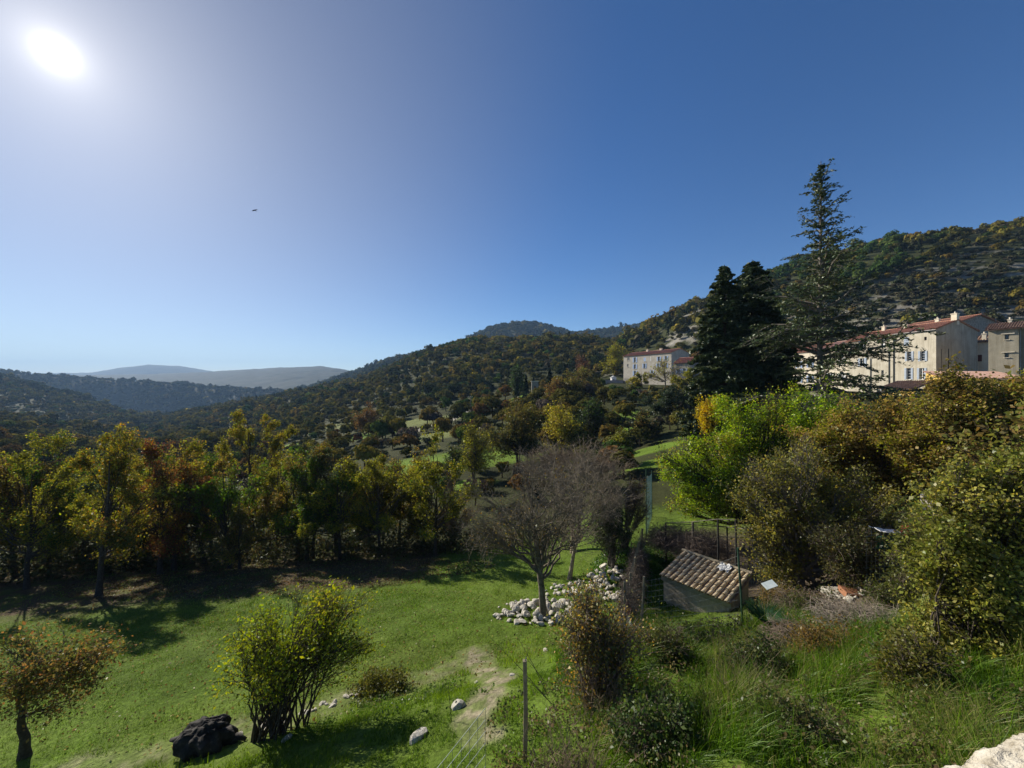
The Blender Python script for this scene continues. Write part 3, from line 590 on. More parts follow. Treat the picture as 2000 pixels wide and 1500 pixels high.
for k_, (px_, Y_, hh_, ww_, lb_, pl_) in enumerate([
    (1300, 8.6, .75, 1.1, 'bramble bush with brown and green leaves in front of the tiled shed', [(2, (.10, .10, .03)), (2, (.07, .085, .02)), (1, cBr)]),
    (1475, 8.0, .7, 1.0, 'dark green bramble bush in the tall grass below the shed corner', [(3, (.055, .08, .02)), (1, cOl)]),
    (1610, 8.2, .7, 1.2, 'reddish-brown bramble bush at the top of the tall grass', [(2, cBr), (1, (.16, .09, .05)), (1, cOl)]),
    (1270, 5.6, .55, .9, 'dark leafy weed clump in the shade below the thorny orange bush', [(3, (.05, .085, .02)), (1, (.09, .12, .03))]),
    (1560, 5.4, .45, .8, 'brownish weed clump in the middle of the tall grass', [(2, (.12, .11, .04)), (1, (.08, .11, .025))]),
    (1590, 11.3, .9, 1.5, 'dark bramble bush between the shed and the rubble', [(2, (.10, .10, .03)), (2, (.06, .075, .02)), (1, cBr)]),
    (1745, 10.6, .9, 1.5, 'olive bramble bush on the rubble beside the long thin pole', [(2, (.12, .12, .03)), (2, (.07, .085, .02))]),
    (1530, 12.6, .8, 1.2, 'low bramble right behind the pale blue-white board', [(2, (.12, .12, .03)), (1, cBr)]),
    (1780, 6.4, .7, 1.0, 'olive bramble clump at the foot of the big leafy bush', [(2, (.12, .13, .03)), (2, cOl)])]):
    b = GY(px_, Y_); tree('bramble_clump', b, [(-.25*ww_, 0, hh_*.45, .3*ww_, .3, hh_*.4), (.25*ww_, .1, hh_*.55, .3*ww_, .3, hh_*.45), (0, -.15, hh_*.35, .35*ww_, .3, hh_*.35)], lb_, 'bush', seed=140+k_, stems=6, stem_sp=.35, trunk_r=.02, ncl=24, nsub=7, ntwig=4, nleaf=4200, lsize=.05, pal=pl_, clR=.26, part='stems', twig_r=.004, bark=TWIG)
# ------------------------------------------------------------------ conifers
def conifer(name, px, Y, pyt, prof, label, seed, nb=90, droop=.15, pal=None, dense=1.0, lean=0, rise=.0, trunk_r=.3, bark=None, gap=0, nl=260, lw=.055, ll=.26, z0=.06):
    rng = rs(seed); b = GY(px, Y); topz = CZ-(pyt-750)/F*Y; Hh = topz-b.z
    hp = np.array([p[0] for p in prof]); wp = np.array([p[1] for p in prof])/F*Y
    parts = []; n = 14; tt = np.linspace(0, 1, n+1)[:, None]
    tp = tt*np.array([[lean, 0, Hh]]); tp[:, :2] += np.cumsum(rng.normal(size=(n+1, 2))*.02, 0)*np.minimum(1, 2.5*(1-tt)); tp[0, 2] = -.4
    V, Q = tubes(tp[None], np.array([trunk_r]), np.array([.025]), 8, .9); parts.append((V, Q))
    t = z0+(1-z0)*(1-rng.random(nb)**1.15) if not gap else z0+(1-z0)*rng.random(nb)
    t = np.sort(t)*.985; z = t*Hh; py = CZ; wid = np.interp((1-t), hp, wp)*(rng.uniform(.55, 1.22, nb) if not gap else np.where(rng.random(nb) < .22, rng.uniform(.95, 1.6, nb), rng.uniform(.2, .8, nb)))
    a = np.cumsum(np.full(nb, 2.4))+rng.normal(size=nb)*.5
    p0 = np.stack([np.interp(t, tt[:, 0], tp[:, 0]), np.interp(t, tt[:, 0], tp[:, 1]), z], 1)
    hd = np.stack([np.cos(a), np.sin(a), np.zeros(nb)], 1)
    dr = (-droop*(1-t)*1.2+rise*t+rng.normal(size=nb)*(.12 if not gap else .34))
    p2 = p0+hd*wid[:, None]; p2[:, 2] += dr*wid
    p1 = p0+hd*wid[:, None]*.5; p1[:, 2] += (dr*.5+.18)*wid*.8
    br = bez(p0, p1, p2, 6); br[:, 1:] += rng.normal(size=(nb, 6, 3))*.035*wid[:, None, None]
    V, Q = tubes(br, .012+.022*wid, np.full(nb, .008), 4); parts.append((V, Q))
    # side sprays
    ns = np.maximum(4, (wid/(.32 if not gap else .36)*dense*2.2)).astype(int); bi = np.repeat(np.arange(nb), ns); m = len(bi); s = rng.uniform(.12, 1, m)**.8
    fi = s*6; i0 = np.floor(fi).astype(int).clip(0, 5); fr = (fi-i0)[:, None]; q0 = br[bi, i0]*(1-fr)+br[bi, i0+1]*fr
    side = np.cross(hd[bi], np.array([0, 0, 1.]))*rng.choice([-1, 1], m)[:, None]
    sl = (wid[bi]*.42*(1.15-s)*rng.uniform(.5, 1.2, m)+.18)[:, None]
    dd = unit(hd[bi]*.75+side*rng.uniform(.3, 1.1, (m, 1))+np.array([0, 0, -.12])+rng.normal(size=(m, 3))*.12)
    sp = bez(q0, q0+dd*sl*.5+np.array([0, 0, .03]), q0+dd*sl, 3)
    V, Q = tubes(sp, np.full(m, .010), np.full(m, .004), 3); parts.append((V, Q))
    V, Q = join(parts); root = empty(name, tuple(b), label, 'tree')
    obj('trunk', mesh_np('trunk', V, Q, bark or BARK, smooth=True), root)
    per = np.maximum(3, (sl[:, 0]*nl/10*dense)).astype(int); si = np.repeat(np.arange(m), per); n = len(si); s = rng.random(n)*1.05
    fi = s*3; i0 = np.floor(fi).astype(int).clip(0, 2); fr = (fi-i0)[:, None]; c = sp[si, i0]*(1-fr)+sp[si, i0+1]*fr
    # needles along the main branches and the leader too
    n2 = int(nb*22*dense); bi2 = rng.integers(0, nb, n2); s2 = rng.uniform(.25, 1.0, n2); fi = s2*6; i0 = np.floor(fi).astype(int).clip(0, 5); fr = (fi-i0)[:, None]; c2 = br[bi2, i0]*(1-fr)+br[bi2, i0+1]*fr
    c = np.concatenate([c, c2]); dirs = np.concatenate([dd[si], hd[bi2]]); c = c+rng.normal(size=c.shape)*.035
    V, Q = leaves(rng, c, ll, .8, lw/ll*2.2, .3, dirs=dirs)
    obj('crown', mesh_np('crown', V, Q, NEEDLE, pal_cols(rng, c, pal, .4)), root)
    return root
pFir = [(3, (.030, .046, .018)), (2, (.07, .09, .032))]  # the lighter green paints sunlit edges into the fir needles
pCed = [(2, (.045, .068, .024)), (2, (.07, .095, .032)), (1, (.10, .12, .04))]
conifer('fir_tree', 1415, 40, 517, [(0, 3), (.09, 18), (.22, 34), (.4, 50), (.6, 60), (.8, 66), (1, 64)], 'dark dense fir left of its taller twin', 131, 420, .25, pFir, 1.3, nl=230, lw=.10, ll=.36)
conifer('fir_tree', 1469, 41.5, 507, [(0, 3), (.08, 20), (.2, 38), (.4, 56), (.6, 66), (.8, 72), (1, 68)], 'dark dense fir between its twin and the cedar', 132, 460, .25, pFir, 1.3, nl=230, lw=.10, ll=.36)
conifer('fir_tree', 1505, 44, 600, [(0, 6), (.2, 30), (.5, 45), (.8, 52), (1, 50)], 'dark lower fir crowded behind the two tall firs', 133, 240, .25, pFir, 1.2, nl=200, lw=.10, ll=.36)
conifer('cedar_tree', 1600, 33, 315, [(0, 3), (.05, 11), (.08, 30), (.1, 20), (.2, 32), (.25, 40), (.35, 56), (.45, 78), (.55, 98), (.65, 110), (.78, 126), (.9, 128), (1, 105)], 'tall sparse cedar towering above the beige houses', 134, 400, .16, pCed, 1.0, rise=.42, trunk_r=.34, gap=1, nl=110, lw=.036, ll=.20, bark=BARKG, lean=.15)
# ------------------------------------------------------------------ trees on the slopes
def crown(rng, nf, shape, size):
    """leaf clumps over the lumpy surface and inside of a crown of radius ~1: verts (nf*4,3)"""
    k = 9 if shape != 'cone' else 1
    if shape == 'cone':
        t = rng.random(nf)**.75; a = rng.random(nf)*6.283; r = (1-t)*.62*(rng.uniform(.55, 1.05, nf))*(1+.25*np.sin(t*34)); c = np.stack([np.cos(a)*r, np.sin(a)*r, t*2.7-.6], 1)
        out = unit(np.stack([np.cos(a), np.sin(a), np.full(nf, .5)], 1))
    else:
        lc = rand_ell(rng, k, .6)*np.array([.62, .62, .5]); lc[:, 2] += .15; lr = rng.uniform(.32, .52, k)
        i = rng.integers(0, k, nf); v = unit(rng.normal(size=(nf, 3))); v[:, 2] = np.abs(v[:, 2])*.9-.15*rng.random(nf); c = lc[i]+v*lr[i][:, None]*rng.uniform(.72, 1.12, (nf, 1)); out = unit(v*.7+unit(c)*.3)
        c[:, 2] *= .85
    V, Q = leaves(rng, c, size, .25, .8, .4, out=out, outw=1.6)
    return V
FK = {'oak': [(.075, .073, .020), (.095, .088, .022), (.11, .095, .024), (.06, .068, .020)], 'gold': [(.15, .125, .026), (.14, .10, .026), (.18, .15, .028)], 'rust': [(.15, .085, .03), (.16, .10, .035), (.12, .065, .035)],
      'dark': [(.022, .034, .018), (.028, .038, .02)], 'deep': [(.030, .042, .016), (.042, .05, .02)], 'shrub': [(.062, .062, .032), (.08, .07, .045), (.05, .058, .03)], 'green': [(.05, .085, .022), (.08, .11, .025)], 'bare': [(.11, .088, .07), (.09, .07, .055)]}
rngf = rs(99)
PROTO = {}
for kind, shp in (('oak', 'round'), ('gold', 'round'), ('rust', 'round'), ('dark', 'cone'), ('deep', 'round'), ('shrub', 'round'), ('green', 'round'), ('bare', 'round')):
    for lod, (nf, sz) in enumerate(((900, .15), (260, .26), (90, .42))):
        if kind == 'shrub': nf = nf//2; sz *= 1.25
        for v in range(3):
            c = FK[kind][v % len(FK[kind])]
            V = crown(rngf, nf, shp, sz); n = nf
            cc = np.array(c)*(1+.22*rngf.normal(size=(n, 1))).clip(.5, 1.7)*(1+.05*rngf.normal(size=(n, 3)))
            PROTO[kind, lod, v] = (V, np.repeat(cc.clip(.004, .6), 4, axis=0))
KCH = rs(321)
def forest_points():
    """candidate tree places with their kind and size, on a jittered grid, where the land can be seen"""
    res = []
    for (y0, y1, cell) in ((36, 130, 4.6), (130, 330, 6.2), (330, 680, 8.5), (680, 1420, 14.0)):
        xs = np.arange(-1.45*y1, 1.45*y1, cell); ys = np.arange(y0, y1, cell)
        X, Y = np.meshgrid(xs, ys); X = X.ravel(); Y = Y.ravel(); X = X+KCH.uniform(-.5, .5, len(X))*cell; Y = Y+KCH.uniform(-.5, .5, len(Y))*cell
        k = np.abs(X/Y) < 1.43; X, Y = X[k], Y[k]; Z = H(X, Y); res.append(np.stack([X, Y, Z, np.full(len(X), cell)], 1))
    xs = np.arange(70, 240, 3.4); ys = np.arange(98, 178, 3.4); X, Y = np.meshgrid(xs, ys); X = X.ravel()+KCH.uniform(-1.7, 1.7, X.size); Y = Y.ravel()+KCH.uniform(-1.7, 1.7, Y.size)
    k = (X/Y < 1.43) & (X/Y > .75); X, Y = X[k], Y[k]; res.append(np.stack([X, Y, H(X, Y), np.full(len(X), 6.2)], 1))
    A = np.concatenate(res); X, Y, Z, cell = A.T
    # hidden by nearer ground?
    vmax = np.full(len(X), -9.)
    for f in np.linspace(.08, .96, 26):
        yy = Y*f; vmax = np.maximum(vmax, (H(X*f, yy)-CZ)/yy)
    top = (Z+7-CZ)/Y
    keep = (top > vmax-.001)
    X, Y, Z, cell = X[keep], Y[keep], Z[keep], cell[keep]
    px = 1000+F*X/Y; py = 750-(Z-CZ)/Y*F
    d = np.ones(len(X))
    for e in FIELDS: d *= 1-inell(X, Y, (e[0], e[1], e[2]*1.05, e[3]*1.05, e[4]))*.995
    for e in DRYF: d *= 1-inell(X, Y, e)*.93
    d *= sstep(2.5, 4, segd(X, Y, TRACK)); d *= sstep(2.5, 4, segd(X, Y, ROADP))
    gar = (px > 1560)*(Y > 98)*(Y < 175)                       # low scrub over the village
    d *= np.where(gar, .62, 1)*np.where((Y > 45)*(Y < 125)*(px > 600)*(px < 1000), .55, 1)
    crag = (px > 1240)*(px < 1420)*(Y > 160)
    d *= np.where(crag, .72, 1)
    # keep the village and the places built by hand free
    d *= np.where((px > 1170)*(Y > 118)*(Y < 175)*(px < 1400), 0, 1)
    d *= np.where((px > 1480)*(Y < 104)*(px < 2300), 0, 1)
    d *= np.where((px > 1260)*(Y < 60), 0, 1)
    d *= np.where((px < 930)*(Y < 50), .8, 1)
    d *= np.where((px >= 1080)*(px < 1260)*(Y < 95), .62, 1)
    den = 1.12+.5*fbm(X/55., Y/55.)*1.6+.5*(Y > 330)
    keep = KCH.random(len(X)) < np.clip(d*den, 0, 1)
    X, Y, Z, cell, px, gar = X[keep], Y[keep], Z[keep], cell[keep], px[keep], gar[keep]
    n = len(X); q = fbm(X/38.+20, Y/38.+3, 3); r = KCH.random(n)
    kind = np.full(n, 'oak', dtype=object)
    kind[r < .10-.05*(Y > 600)] = 'gold'; kind[(r > .14) & (r < .145+.05*(Y < 200)-.01*(Y > 200))] = 'rust'; kind[(r > .25) & (r < .45)] = 'shrub'; kind[(r > .45) & (r < .51)] = 'green'
    kind[(q > .16) & (r > .5)] = 'deep'; kind[(q > .16) & (r > .92)] = 'dark'; kind[(q < -.17) & (r > .6) & (Y < 600)] = 'gold'; kind[(Y > 680) & (r > .3)] = 'deep'
    kind[(q < -.02) & (q > -.10) & (r > .6)] = 'shrub'
    kind[(Y < 140) & (r > .93)] = 'bare'
    pine = (px > 1000)*(px < 1125)*(Y > 128)*(Y < 175); kind[pine & (r > .25)] = 'dark'
    dk = (px > 1500)*(px < 1760)*(Y > 175); kind[dk & (r > .3)] = 'green'
    kind[gar & (r > .06)] = 'shrub'
    s = cell*.64*KCH.uniform(.62, 1.25, n)*np.where(kind == 'shrub', .66, 1)*np.where(gar, .62, 1)*(.75+1.1*(fbm(X/45+8, Y/45, 2)+.25))
    s = np.where(kind == 'dark', s*np.where(Y > 180, .6, .95), s)
    s = np.minimum(s, np.where(Y < 60, 2.6, 99))
    return X, Y, Z, kind, s
FX, FY, FZ, FKIND, FS = forest_points()
order = np.argsort(-FS/FY); FX, FY, FZ, FKIND, FS = FX[order], FY[order], FZ[order], FKIND[order], FS[order]
NAMES = {'oak': ('oak_tree', 'olive-green oak'), 'gold': ('oak_tree', 'golden-leaved oak'), 'rust': ('oak_tree', 'rust-brown oak'), 'dark': ('pine_tree', 'dark pine'), 'deep': ('evergreen_oak', 'dark evergreen oak'), 'shrub': ('shrub', 'low grey-green shrub'), 'green': ('tree', 'green tree'), 'bare': ('bare_tree', 'bare grey-brown tree')}
MESHES = {}
KALL = [k for k in NAMES]
cnt = {k: 0 for k in NAMES}
LAND = [(200, 'above the slender far left tree'), (320, 'above the rust-red tree'), (430, 'left of the tallest golden tree'), (560, 'behind the tallest golden tree'), (640, 'above the broad olive-brown tree'), (760, 'above the yellow-green corner tree'), (860, 'by the dry field'), (960, 'left of the large olive tree'), (1060, 'below the round hill'), (1130, 'near the golden-yellow tree'), (1200, 'left of the garden canopy'), (1260, 'beside the terraced garden'), (1420, 'around the apartment block'), (1560, 'behind the firs'), (1700, 'behind the cedar'), (1850, 'above the beige terrace row'), (9999, 'above the tower house')]
def place_word(x, y):
    p = 1000+F*x/y
    a = 'in the near hollow' if y < 60 else 'beyond the hollow' if y < 85 else 'among the valley fields' if y < 110 else 'past the fields' if y < 140 else 'low on the far slope' if y < 180 else 'on the far slope'
    return a, next(w for q, w in LAND if p < q)
nind = 0; rest = []
for i in range(len(FX)):
    k = FKIND[i]
    if cnt[k] < (150 if k == 'oak' else 60) and nind < 430 and -8 < 1000+F*FX[i]/FY[i] < 2008 and FY[i] > 36:
        cnt[k] += 1; nind += 1; v = i % 3
        if (k, v) not in MESHES:
            V, C = PROTO[k, 0, v]; V = V.copy()
            V[:, 2] += .62
            tv, tq = tubes(np.array([[[0, 0, -.35], [.03, .02, .2], [-.02, .03, .7]]]), np.array([.07]), np.array([.03]), 6)
            allV = np.concatenate([V, tv]); Q = np.concatenate([np.arange(len(V)).reshape(-1, 4), tq+len(V)])
            CC = np.concatenate([C, np.tile([.07, .055, .04], (len(tv), 1))])
            MESHES[k, v] = mesh_np(NAMES[k][0], allV, Q, FARLEAF, CC)
        nm, lb = NAMES[k]; a, b_ = place_word(FX[i], FY[i])
        o = obj(nm, MESHES[k, v]); o.location = (FX[i], FY[i], FZ[i]+.1*FS[i]); o.rotation_euler = (0, 0, (i*2.399) % 6.28); o.scale = (FS[i], FS[i]*KCH.uniform(.88, 1.1), FS[i]*KCH.uniform(.85, 1.2))
        sz_ = 'tall' if FS[i] > 4 else 'mid-sized' if FS[i] > 2.7 else 'small'; tag(o, f'{sz_} {lb} {a}, {b_}', nm.replace('_', ' '), f'{sz_} {lb}s {a}, {b_}')
    else: rest.append(i)
rest = np.array(rest); VV, CC = [], []
for key in PROTO:
    k, lod, v = key
    if lod == 0: continue
    sel = rest[(FKIND[rest] == k) & (rest % 3 == v) & ((FY[rest] < 230) == (lod == 1))]
    if not len(sel): continue
    V, C = PROTO[key]; a = (sel*2.399) % 6.283; ca, sa = np.cos(a)[:, None], np.sin(a)[:, None]; s = FS[sel][:, None]
    hz = (.8+.5*KCH.random(len(sel)))[:, None]
    x = (V[None, :, 0]*ca-V[None, :, 1]*sa)*s+FX[sel][:, None]; y = (V[None, :, 0]*sa+V[None, :, 1]*ca)*s+FY[sel][:, None]; z = (V[None, :, 2]+.42)*s*hz+FZ[sel][:, None]
    VV.append(np.stack([x, y, z], -1).reshape(-1, 3)); tint = (1+.2*KCH.normal(size=(len(sel), 1, 1))).clip(.55, 1.5)
    CC.append((C[None]*tint).reshape(-1, 3))
VV = np.concatenate(VV); CC = np.concatenate(CC)
o = obj('woodland', mesh_np('woodland', VV, np.arange(len(VV)).reshape(-1, 4), FARLEAF, CC.clip(0, 1)))
tag(o, 'oak and pine woods covering the far valley slopes and ridges', 'woodland', kind='stuff')
print('forest', len(FX), 'individuals', nind, 'quads', len(VV)//4)
def mtree(px, pyb, pyt, w, label, kind, seed, Y=None, name='tree', lsize=.24, pal=None, nleaf=5000, **k):
    b = GY(px, Y) if Y else G(px, pyb, 30); topz = CZ-(pyt-750)/F*b.y; Hh = topz-b.z; Wd = w/F*b.y
    return tree(name, b, egg(seed, Hh, Wd, .12, 8), label, 'tree', None, seed, nleaf=nleaf, lsize=lsize, pal=pal, trunk_r=.02*Hh, ntwig=2, nsub=7, ncl=30, clR=.11*Hh+.1, lsp=.09*Hh, twig_r=.02, up=.9, **k)
mtree(1012, 868, 784, 108, 'large round dark olive tree in the middle of the valley', 'oak', 201, Y=62, pal=[(3, (.065, .072, .018)), (2, (.10, .095, .02)), (1, (.13, .10, .03))], nleaf=14000)
mtree(1097, 850, 771, 76, 'bright golden-yellow tree in the middle of the valley', 'gold', 202, Y=66, pal=[(3, cYel2), (2.4, (.46, .36, .05)), (1, cYG)], nleaf=9000)
mtree(925, 885, 831, 66, 'small yellow-green tree left of the large round olive tree', 'green', 203, Y=56, pal=[(2, cYG), (2, (.26, .24, .03)), (2, cOl)], nleaf=7000, lsize=.2)
mtree(883, 905, 850, 40, 'little dark tree on a thin stem at the field edge', 'oak', 204, Y=52, pal=pDark+[(2, cOl)], nleaf=3000, lsize=.2)
mtree(1212, 905, 838, 58, 'rounded pale yellow-green tree under the terraced garden', 'green', 205, Y=47, pal=[(2, cYG), (2, (.16, .18, .05)), (1, cOl)], nleaf=7500, lsize=.18)
mtree(1150, 872, 775, 62, 'dark ivy-covered tree right of the golden-yellow tree', 'dark', 206, Y=70, pal=pDark, nleaf=6000)
mtree(1133, 800, 715, 82, 'large rounded olive tree left below the apartment block', 'oak', 207, Y=118, pal=[(2, cOl), (2, (.13, .12, .03)), (1, cBr)], nleaf=8000, lsize=.4)
mtree(1085, 800, 733, 52, 'rusty-brown tree beside the rounded olive tree', 'rust', 208, Y=116, pal=[(2, cBr), (2, (.16, .08, .035)), (1, cOl)], nleaf=5000, lsize=.38)
mtree(1203, 745, 664, 55, 'yellowing tree on the slope left of the apartment block', 'gold', 209, Y=182, pal=[(2, cOl), (2, cYG), (1, cYel2)], nleaf=4500, lsize=.5)
mtree(1010, 762, 706, 22, 'tall dark conifer left of the small grey tower', 'dark', 210, Y=150, pal=pDark, nleaf=3500, lsize=.4)
mtree(1255, 795, 728, 62, 'yellow tree in front of the apartment block', 'gold', 211, Y=128, pal=[(2, cYel2), (2, cYG), (1, cOl)], nleaf=4500, lsize=.4)
mtree(1300, 800, 690, 90, 'nearly bare tree in front of the apartment block facade', 'gold', 212, Y=122, pal=[(2, (.2, .17, .06)), (1, cYG)], nleaf=1500, lsize=.35, bark=BARKG)
mtree(1345, 800, 720, 60, 'olive-yellow tree left of the two firs', 'gold', 213, Y=112, pal=[(2, cYG), (2, cOl), (1, cYel2)], nleaf=4500, lsize=.4)
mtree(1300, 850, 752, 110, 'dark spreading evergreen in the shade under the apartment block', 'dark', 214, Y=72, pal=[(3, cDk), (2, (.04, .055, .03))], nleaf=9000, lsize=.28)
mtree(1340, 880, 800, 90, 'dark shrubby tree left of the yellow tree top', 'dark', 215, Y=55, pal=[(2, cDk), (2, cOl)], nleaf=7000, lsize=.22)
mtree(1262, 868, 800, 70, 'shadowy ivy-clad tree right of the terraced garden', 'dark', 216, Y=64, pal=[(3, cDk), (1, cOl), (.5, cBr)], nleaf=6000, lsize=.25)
mtree(1140, 720, 690, 30, 'bare reddish tree crown left of the yellowing slope tree', 'rust', 217, Y=175, pal=[(2, (.15, .075, .035))], nleaf=2500, lsize=.5)
mtree(715, 828, 786, 42, 'round rust-brown tree above the grove', 'rust', 218, Y=140, pal=[(2, (.15, .08, .03)), (1, cBr)], nleaf=4000, lsize=.42)
mtree(752, 842, 805, 48, 'round dark olive tree above the yellow-green grove tree', 'oak', 219, Y=118, pal=[(2, cOl), (2, (.07, .07, .02))], nleaf=4500, lsize=.38)
# ------------------------------------------------------------------ air
def haze():
    m, nt, out = new_mat('haze_air'); v = N(nt, 'ShaderNodeVolumePrincipled', i={'Density': .00012, 'Anisotropy': .1}); v.inputs['Color'].default_value = (.40, .64, 1.0, 1)
    nt.links.new(v.outputs[0], out.inputs['Volume'])
    s = MB(); s.box((0, 3000, 120), (15500, 4500, 330)); o = s.build('haze', m, None); tag(o, 'thin blue haze in the valley air', 'haze', kind='stuff')
haze()
# ------------------------------------------------------------------ house materials
def plaster(name, c0, c1, c2, streak=.5):
    m, nt, out = new_mat(name); tc = N(nt, 'ShaderNodeTexCoord')
    n = noise(nt, .7, 8, .65, tc.outputs['Object']); c = ramp(nt, n.outputs[0], [(.25, c0), (.5, c1), (.75, c2)])
    mp = N(nt, 'ShaderNodeMapping'); mp.inputs['Scale'].default_value = (2.2, 2.2, .12); nt.links.new(tc.outputs['Object'], mp.inputs[0])
    n2 = noise(nt, 1.3, 6, .6, mp.outputs[0]); r2 = ramp(nt, n2.outputs[0], [(.42, (1, 1, 1)), (.72, (.62, .60, .56))])
    cc = mixc(nt, c.outputs[0], r2.outputs[0], streak, 'MULTIPLY')
    n3 = noise(nt, 12, 5, .6, tc.outputs['Object']); r3 = ramp(nt, n3.outputs[0], [(.3, (.86, .86, .86)), (.7, (1.1, 1.1, 1.1))]); cc = mixc(nt, cc, r3.outputs[0], 1.0, 'MULTIPLY')
    b = N(nt, 'ShaderNodeBsdfPrincipled', i={'Roughness': .92, 'Specular IOR Level': .15}); nt.links.new(cc, b.inputs['Base Color'])
    bp = N(nt, 'ShaderNodeBump', i={'Strength': .4, 'Distance': .03}); nt.links.new(n3.outputs[0], bp.inputs['Height']); nt.links.new(bp.outputs[0], b.inputs['Normal'])
    nt.links.new(b.outputs[0], out.inputs[0]); return m
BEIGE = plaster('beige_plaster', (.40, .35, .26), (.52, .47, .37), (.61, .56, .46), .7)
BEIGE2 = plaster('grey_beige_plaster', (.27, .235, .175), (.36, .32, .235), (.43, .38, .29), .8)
CREAM = plaster('cream_plaster', (.58, .50, .38), (.70, .62, .48), (.76, .69, .56), .3)
YELL = plaster('yellow_plaster', (.66, .42, .10), (.78, .52, .14), (.84, .60, .20), .25)
GREYP = plaster('grey_plaster', (.26, .245, .22), (.34, .32, .285), (.42, .40, .36), .6)
RUBB = simple_mat('rubble_wall', [(.3, (.16, .14, .12)), (.55, (.30, .27, .23)), (.75, (.44, .40, .34))], 3.5, .9, .8, bscale=8)
TILE = simple_mat('red_tile', [(.25, (.27, .13, .085)), (.5, (.42, .20, .125)), (.75, (.56, .35, .25))], 2.2, .9, .5, bscale=9)
TILEP = simple_mat('pink_tile', [(.25, (.34, .19, .14)), (.5, (.48, .29, .22)), (.75, (.60, .42, .34))], 2.2, .9, .5, bscale=9)
TILEB = simple_mat('brown_tile', [(.25, (.13, .08, .055)), (.5, (.24, .15, .10)), (.75, (.38, .27, .19))], 2.2, .9, .5, bscale=9)
TILEO = simple_mat('old_canal_tile', [(.22, (.18, .14, .09)), (.40, (.46, .35, .21)), (.60, (.62, .51, .34)), (.8, (.58, .32, .15))], 3.0, .9, .9, detail=8, bscale=22)
SHUT = simple_mat('blue_grey_shutter', [(.3, (.30, .35, .42)), (.7, (.42, .47, .54))], 3, .7, .2)
SHUTB = simple_mat('pale_blue_shutter', [(.3, (.32, .42, .62)), (.7, (.44, .54, .72))], 3, .7, .2)
WHITE = simple_mat('white_paint', [(.3, (.70, .69, .66)), (.7, (.82, .81, .78))], 3, .6, .1)
BROWNP = simple_mat('brown_paint', [(.3, (.10, .035, .03)), (.7, (.16, .06, .045))], 3, .7, .1)
ZINC = simple_mat('zinc_pipe', [(.3, (.20, .20, .20)), (.7, (.34, .34, .34))], 3, .5, .1, metal=.5)
DARKM = simple_mat('dark_metal', [(.3, (.02, .02, .02)), (.7, (.05, .045, .04))], 5, .6, .1)
def glass_mat():
    m, nt, out = new_mat('window_glass'); b = N(nt, 'ShaderNodeBsdfPrincipled', i={'Roughness': .06, 'Base Color': (.022, .026, .032, 1), 'Specular IOR Level': .6}); nt.links.new(b.outputs[0], out.inputs[0]); return m
GLASS = glass_mat()
ZV = Vector((0, 0, 1))
